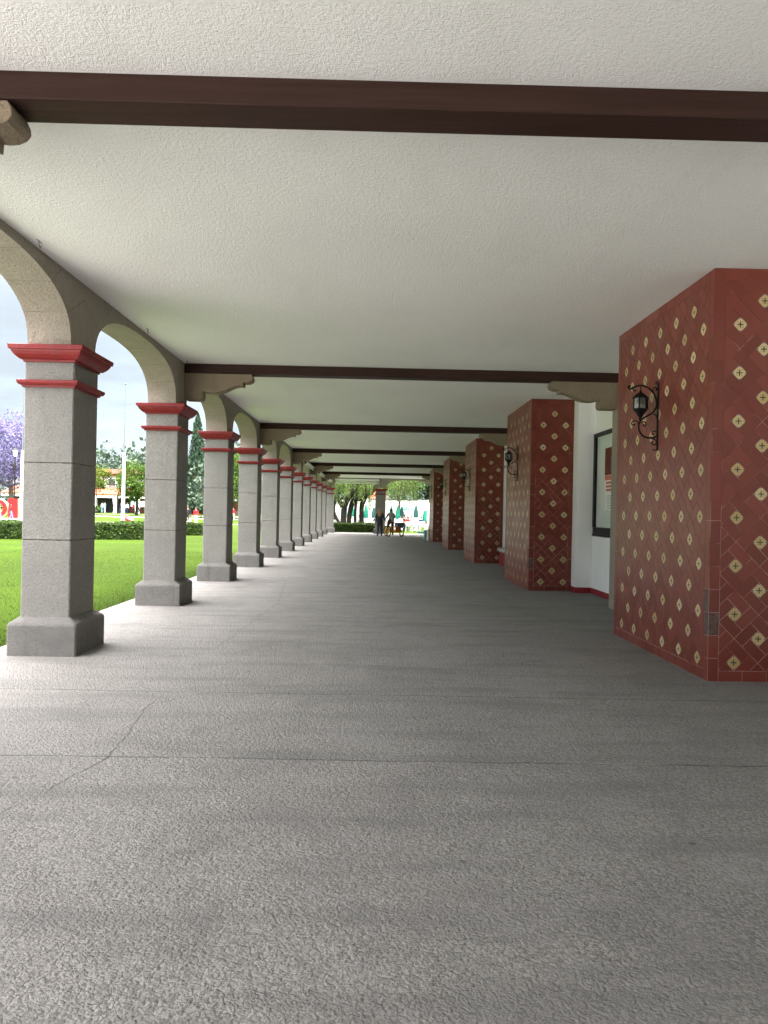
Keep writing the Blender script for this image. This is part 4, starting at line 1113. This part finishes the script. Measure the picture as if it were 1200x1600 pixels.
# people out on the lawn
make_person('person in a white shirt and blue jeans walking in front of the red letters', (-36.7, 76.0, gz(-37, 76)), R(-60), WALK, c_white, c_jean, scale=1.05)
make_person('person in dark red top and jeans just behind the white shirted walker', (-36.2, 77.4, gz(-36, 77)), R(-60), WALK, c_maroon, c_jean, scale=.95)
make_person('person in black with white cap hair standing beyond the hedge gap', (-16.95, 70.6, gz(-17, 71)), R(180), None, c_black, c_black, scale=1.06)
make_person('person in a red top and white trousers beyond the hedge gap', (-16.35, 71.2, gz(-16, 71)), R(170), None, c_red, c_white)
make_person('person in white sitting low on the grass beyond the hedge gap', (-15.6, 66.0, -.35), R(120), SIT, c_white, c_white)
make_person('person in a red shirt seen between the third and fourth columns', (-17.15, 94.5, gz(-17, 95)), R(200), None, c_red, c_grey, scale=.98)
make_person('person in pink behind the red shirted person between third and fourth columns', (-17.6, 93.0, gz(-17, 93)-.45), R(150), SIT, c_pink, c_red)
GL = 'people gathered by the campus building'
grp = [(-42.3, 121, 'first person from the left by the campus building, pink top', c_pink, c_black), (-41.5, 118.5, 'person in a white top and jeans by the street lamp', c_white, c_jean),
       (-40.6, 117, 'person in pale blue sitting out in front of the building group', c_blue, c_grey), (-40.0, 119, 'person in black by the campus building, left of the flagpole', c_black, c_black),
       (-39.0, 119.5, 'person in navy beside the flagpole by the building', c_navy, c_navy), (-38.2, 120, 'person in grey just left of the flagpole by the building', c_grey, c_navy),
       (-36.6, 118, 'person in a red top and dark trousers before the brick wall', c_red, c_black), (-35.2, 116, 'person in a white top standing by the tree trunk before the brick wall', c_white, c_black)]
for i, (x, y, lab, a, b) in enumerate(grp):
    make_person(lab, (x, y, gz(x, y)), R(40*i), WALK if i % 3 == 1 else None, a, b, scale=.97+.02*(i % 4), group=GL)
t = thing('beanbag', 'red beanbag on the grass right of the white flagpole', 'beanbag', (-26.85, 85, gz(-26, 85)))
mb = MB(); mb.rings([[(-26.85+w*math.cos(2*math.pi*k/12)*1.2+dx, 85+w*math.sin(2*math.pi*k/12), z+gz(-26, 85)) for k in range(12)] for z, w, dx in ((0, .34, .05), (.10, .48, .05), (.26, .44, -.02), (.45, .30, -.10), (.60, .14, -.16), (.66, .05, -.18))]); mb.build('cushion', M['letter'], t, smooth=True)
mb = MB(); mb.box(-26.5, -26.28, 84.6, 84.9, .08, .3); mb.build('patch', c_white, t)

# ------------------------------------------------------------------ cafe terrace beyond the far end
t = thing('white_wall_building', 'long low white wall with a red tiled roof behind the cafe terrace', 'building', (0, 92, 0))
mb = MB(); mb.box(-7.5, 24, 90, 90.4, -.3, 2.92); mb.build('wall', M['white_out'], t)
mb = MB(); mb.prism([(91.2, 3.1), (93.8, 4.3), (96.4, 3.1)], 'x', -.55, 1.5); mb.build('roof', M['rooftile'], t)
mb = MB(); mb.box(-1.05, 1.4, 91.3, 96, -.3, 3.1); mb.build('house_wall', M['white_out'], t)
GPA = 'closed green parasols on the cafe terrace'
def make_parasol(x, y, z0, z1, mat, label):
    t = thing('parasol', label, 'parasol', (x, y, -.06), group=GPA)
    rr = []
    for z, r in ((z0, .17), (z0+.04, .20), (z0+.25*(z1-z0), .20), (z0+.55*(z1-z0), .165), (z0+.8*(z1-z0), .10), (z1-.06, .045), (z1, .01)):
        rr.append([(x+r*(1+.16*(k % 2))*math.cos(2*math.pi*k/16), y+r*(1+.16*(k % 2))*math.sin(2*math.pi*k/16), z) for k in range(16)])
    mb = MB(); mb.rings(rr); mb.build('canopy', M[mat], t)
    mb = MB(); mb.tube([(x, y, -.1), (x, y, z1+.06)], .025, 6); mb.lathe([(.25, -.08), (.25, 0), (.05, .05)], x, y, 10); mb.build('pole', M['white_plastic'], t)
for x, y, z0, z1, m_, lab in ((-2.58, 70, 1.05, 2.25, 'green_cloth', 'closed green parasol farthest left, in front of the dark tree trunks'), (-1.95, 70.5, 1.1, 2.15, 'green_cloth', 'closed green parasol between the trunks of the old weeping tree'),
        (-.66, 69.5, .98, 2.16, 'green_cloth', 'closed green parasol right of the old tree, before the white wall'), (.05, 70.5, 1.0, 2.02, 'dgreen_cloth', 'closed dark green parasol just left of the end wall column'),
        (1.72, 74, .9, 2.15, 'green_cloth', 'closed green parasol right behind the tricycle rider'), (2.28, 72, .9, 2.18, 'green_cloth', 'closed green parasol below the thin weeping tree'), (2.68, 72.5, 1.0, 2.16, 'dgreen_cloth', 'closed dark green parasol beside the open aqua one'),
        (3.88, 70, 1.1, 2.26, 'dgreen_cloth', 'closed dark green parasol left of the menu sign'), (4.25, 63, .88, 1.95, 'green_cloth', 'closed green parasol under the menu sign')):
    make_parasol(x, y, z0, z1, m_, lab)
t = thing('parasol', 'open aqua parasol on the cafe terrace', 'parasol', (3.2, 73, -.06))
mb = MB(); mb.rings([[(3.2+r*math.cos(2*math.pi*k/8), 73+r*math.sin(2*math.pi*k/8), z) for k in range(8)] for z, r in ((1.75, .70), (1.86, .68), (2.05, .30), (2.12, .03))]); mb.build('canopy', M['aqua_cloth'], t)
mb = MB(); mb.tube([(3.2, 73, -.1), (3.2, 73, 2.2)], .025, 6); mb.build('pole', M['white_plastic'], t)
GT = 'white plastic tables on the cafe terrace'; tab = None
for x, y, lab in ((-2.9, 67.5, 'white table near the dark trunks of the old tree'), (-1.55, 68.3, 'white table right of the old tree trunks'), (-.55, 66.5, 'white table in front of the green parasol by the white wall'), (.25, 69.3, 'white table half behind the end wall column'),
                  (2.1, 70.0, 'white table behind the tricycle basket'), (3.55, 64.8, 'white table nearest the menu sign, standing on the grass'), (3.2, 71.2, 'white table under the open aqua parasol')):
    if tab is None:
        tab = thing('cafe_table', lab, 'table', (x, y, -.06), group=GT); o = tab
        mb = MB(); mb.box(-.45, .45, -.45, .45, .70, .74); mb.build('tabletop', M['white_far'], tab, bevel=.02, local=True)
        for a in (-1, 1):
            for b in (-1, 1):
                mb = MB(); mb.tube([(a*.38, b*.38, 0), (a*.34, b*.34, .70)], [.022, .03], 6); mb.build('leg', M['white_far'], tab, local=True)
    else: o = copy_tree(tab); o.location = (x, y, -.06); o['label'] = lab
    o.rotation_euler.z = random.uniform(-.3, .3)
GC = 'white plastic chairs on the cafe terrace'; ch0 = None
def seatmesh():
    mb = MB(); mb.box(-.22, .22, -.21, .22, .43, .455)
    rr = [[(-.22, -.20, .46), (.22, -.20, .46), (.22, -.23, .46), (-.22, -.23, .46)], [(-.21, -.28, .86), (.21, -.28, .86), (.21, -.305, .86), (-.21, -.305, .86)]]
    mb.rings(rr)
    for a in (-1, 1):
        mb.tube([(a*.23, -.24, 0), (a*.21, -.20, .44)], .02, 6); mb.tube([(a*.23, .23, 0), (a*.21, .19, .44)], .02, 6)
        mb.tube([(a*.25, -.25, .64), (a*.25, .15, .64), (a*.22, .20, .45)], .018, 6)
    return mb
chairs = [(-3.35, 67.2, 80, 'leftmost white plastic chair, by the dark tree trunks'), (-2.35, 67.0, -70, 'white plastic chair between the dark trunks and the next table'), (-1.15, 67.2, -150, 'white plastic chair right of the old tree, seen from behind'),
          (-.95, 65.8, 30, 'white plastic chair at the table before the white wall parasol, left side'), (-.1, 66.2, -60, 'white plastic chair at the table before the white wall parasol, right side'), (1.6, 69.6, 40, 'white plastic chair behind the tricycle rider'),
          (2.7, 69.8, -60, 'white plastic chair behind the tricycle basket'), (3.0, 64.6, 80, 'white plastic chair on the left of the table nearest the sign'), (4.15, 64.4, -80, 'white plastic chair on the right of the table nearest the sign'), (3.45, 63.9, 10, 'white plastic chair in front of the table nearest the sign')]
for x, y, a, lab in chairs:
    if ch0 is None: ch0 = seatmesh().build('plastic_chair', M['white_far'], None, local=True); o = ch0
    else: o = ch0.copy(); COL.objects.link(o)
    o.location = (x, y, -.06); o.rotation_euler = (0, 0, R(a)-math.pi/2); tag(o, lab, 'chair', GC)
GS = 'people seated on the cafe terrace'
seated = [(-3.35, 67.2, -10, 'seated person in black farthest left on the terrace', c_black, c_navy), (-2.35, 67.0, -160, 'seated person in a white shirt by the dark trunks', c_white, c_black), (-1.15, 67.2, 120, 'seated person in white leaning by the old tree', c_white, c_jean),
          (.25, 67.9, 20, 'seated person in navy half behind the end wall column', c_navy, c_white), (1.6, 69.6, -50, 'seated person in pale pink behind the rider', c_pink, c_white), (2.7, 69.8, -150, 'seated person in black behind the tricycle basket', c_black, c_black),
          (2.35, 67.3, 200, 'seated person in white and blue before the thin tree', c_white, c_blue), (3.0, 66.6, 160, 'seated person in red and black left of the sign', c_red, c_black), (3.4, 69.2, 190, 'seated person in pink under the aqua parasol', c_pink, c_navy), (4.15, 66.4, 150, 'seated person in navy by the sign post', c_navy, c_navy)]
for i, (x, y, a, lab, tp, lg) in enumerate(seated):
    make_person(lab, (x, y, -.08), R(a), SIT, tp, lg, group=GS, longhair=(i % 3 == 1))
make_person('person in black standing on the terrace in front of the white wall', (2.95, 76, -.06), R(180), None, c_black, c_navy, group=None)
# menu sign
t = thing('menu_sign', 'cream menu sign with rows of orange print on a tall white post', 'sign', (4.2, 60, 0))
mb = MB(); mb.box(3.47, 4.25, 59.95, 60.0, 1.72, 2.50); f = mb.build('board', M['cream'], t, bevel=.01)
mb = MB()
for i in range(7):
    mb.box(3.52, 3.60, 59.944, 59.948, 1.80+.095*i, 1.85+.095*i, 0); mb.box(3.66, 3.66+.30+.12*((i*5) % 3), 59.944, 59.948, 1.81+.095*i, 1.835+.095*i, 1 if i != 2 else 0)
mb.build('print', [M['sign_red'], M['sign_grey']], f)
mb = MB(); mb.box(4.20, 4.28, 60.005, 60.08, -.1, 2.55); mb.build('post', M['white_plastic'], t, bevel=.01)
mb = MB(); mb.box(3.5, 4.5, 59.6, 60.6, -.1, .10); mb.build('base', M['dgreen_cloth'], t, bevel=.02)
# bins
def make_bin(x, y, r, h, m_, label):
    t = thing('litter_bin', label, 'bin', (x, y, 0))
    mb = MB(); mb.lathe([(r*.92, .004), (r, .03), (r*1.02, h-.03), (r*1.06, h-.02), (r*1.06, h)], x, y, 18); mb.build('bin_body', M[m_], t)
    mb = MB(); mb.lathe([(r*1.08, h), (r*1.0, h+.04), (r*.5, h+.06), (.01, h+.07)], x, y, 18); mb.build('lid', M[m_], t)
make_bin(3.07, 42.6, .09, .60, 'white_plastic', 'slim white litter bin beside the last tiled pier')
make_bin(2.93, 43.2, .085, .52, 'aqua_bin', 'slim aqua litter bin tucked left of the white bin')

# ------------------------------------------------------------------ light, sky, camera
SUN_EL, SUN_AZ = R(64), R(162)          # azimuth clockwise from +Y: behind and to the left
w = bpy.data.worlds.new('World'); SC.world = w; w.use_nodes = True
nt = w.node_tree; nt.nodes.clear()
def N(t, **k):
    n_ = nt.nodes.new(t)
    for a, b in k.items(): setattr(n_, a, b)
    return n_
def wm(op, a, b=None):
    n_ = N('ShaderNodeMath', operation=op)
    for i, v in enumerate((a, b)):
        if v is None: continue
        if isinstance(v, (int, float)): n_.inputs[i].default_value = v
        else: nt.links.new(v, n_.inputs[i])
    return n_.outputs[0]
out = N('ShaderNodeOutputWorld'); bg = N('ShaderNodeBackground'); bg.inputs[1].default_value = .1
sky = N('ShaderNodeTexSky', sky_type='NISHITA'); sky.sun_disc = False; sky.sun_elevation = SUN_EL; sky.sun_rotation = SUN_AZ
sky.air_density = 1.0; sky.dust_density = 1.2; sky.ozone_density = 1.2
tc = N('ShaderNodeTexCoord'); sp = N('ShaderNodeSeparateXYZ'); nt.links.new(tc.outputs['Generated'], sp.inputs[0])
zp = wm('MAXIMUM', sp.outputs[2], 0.0)
dv = wm('ADD', zp, .16)
cb = N('ShaderNodeCombineXYZ'); nt.links.new(wm('DIVIDE', sp.outputs[0], dv), cb.inputs[0]); nt.links.new(wm('DIVIDE', sp.outputs[1], dv), cb.inputs[1])
no = N('ShaderNodeTexNoise'); nt.links.new(cb.outputs[0], no.inputs['Vector']); no.inputs['Scale'].default_value = 1.3; no.inputs['Detail'].default_value = 7; no.inputs['Roughness'].default_value = .58
mr = N('ShaderNodeMapRange', interpolation_type='SMOOTHSTEP'); nt.links.new(no.outputs[0], mr.inputs[0]); mr.inputs[1].default_value = .36; mr.inputs[2].default_value = .62; mr.inputs[3].default_value = .955; mr.inputs[4].default_value = 1.0
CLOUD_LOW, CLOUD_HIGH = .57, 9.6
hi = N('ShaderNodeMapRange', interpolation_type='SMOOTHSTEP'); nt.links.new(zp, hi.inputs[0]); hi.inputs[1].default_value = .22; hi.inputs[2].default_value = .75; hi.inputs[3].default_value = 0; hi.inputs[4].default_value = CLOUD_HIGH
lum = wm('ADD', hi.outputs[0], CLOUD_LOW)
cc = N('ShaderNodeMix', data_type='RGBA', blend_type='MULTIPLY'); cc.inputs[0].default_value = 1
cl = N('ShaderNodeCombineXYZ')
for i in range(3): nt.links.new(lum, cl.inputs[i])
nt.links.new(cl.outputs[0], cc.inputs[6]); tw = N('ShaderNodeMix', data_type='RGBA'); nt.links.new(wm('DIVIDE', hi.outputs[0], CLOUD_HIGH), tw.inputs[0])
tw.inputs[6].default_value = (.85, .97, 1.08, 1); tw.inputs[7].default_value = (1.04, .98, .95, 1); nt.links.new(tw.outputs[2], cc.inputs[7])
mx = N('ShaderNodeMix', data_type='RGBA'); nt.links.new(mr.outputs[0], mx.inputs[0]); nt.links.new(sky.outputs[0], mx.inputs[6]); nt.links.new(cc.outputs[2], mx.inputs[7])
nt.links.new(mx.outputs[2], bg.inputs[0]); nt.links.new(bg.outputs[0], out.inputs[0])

sd = bpy.data.lights.new('sun', 'SUN'); sd.energy = 1.5; sd.angle = R(25); sd.color = (1, .93, .86)
so = bpy.data.objects.new('sun', sd); COL.objects.link(so)
d = Vector((math.sin(SUN_AZ)*math.cos(SUN_EL), math.cos(SUN_AZ)*math.cos(SUN_EL), math.sin(SUN_EL)))
so.rotation_euler = d.to_track_quat('Z', 'Y').to_euler(); so.location = (-30, -30, 60)

YAW, ROLL, F = .0138, .0202, 1203.16
cd = bpy.data.cameras.new('camera'); cam = bpy.data.objects.new('camera', cd); COL.objects.link(cam)
cd.sensor_fit = 'AUTO'; cd.sensor_width = 36; cd.lens = 36*F/1600; cd.clip_end = 3000; cd.clip_start = .05
fw = Vector((math.sin(YAW), math.cos(YAW), 0)); r0 = Vector((math.cos(YAW), -math.sin(YAW), 0)); u0 = Vector((0, 0, 1))
rc = r0*math.cos(ROLL)+u0*math.sin(ROLL); uc = u0*math.cos(ROLL)-r0*math.sin(ROLL)
cam.matrix_world = Matrix(((rc.x, uc.x, -fw.x, 0), (rc.y, uc.y, -fw.y, 0), (rc.z, uc.z, -fw.z, 1.55), (0, 0, 0, 1)))
SC.camera = cam
SC.render.resolution_x = 768; SC.render.resolution_y = 1024
SC.view_settings.view_transform = 'Standard'; SC.view_settings.look = 'None'; SC.view_settings.gamma = 1; SC.view_settings.use_curve_mapping = False
SC.view_settings.exposure = 3.93
cy = SC.cycles
cy.max_bounces = 10; cy.diffuse_bounces = 6; cy.glossy_bounces = 3; cy.transparent_max_bounces = 16; cy.sample_clamp_indirect = 8
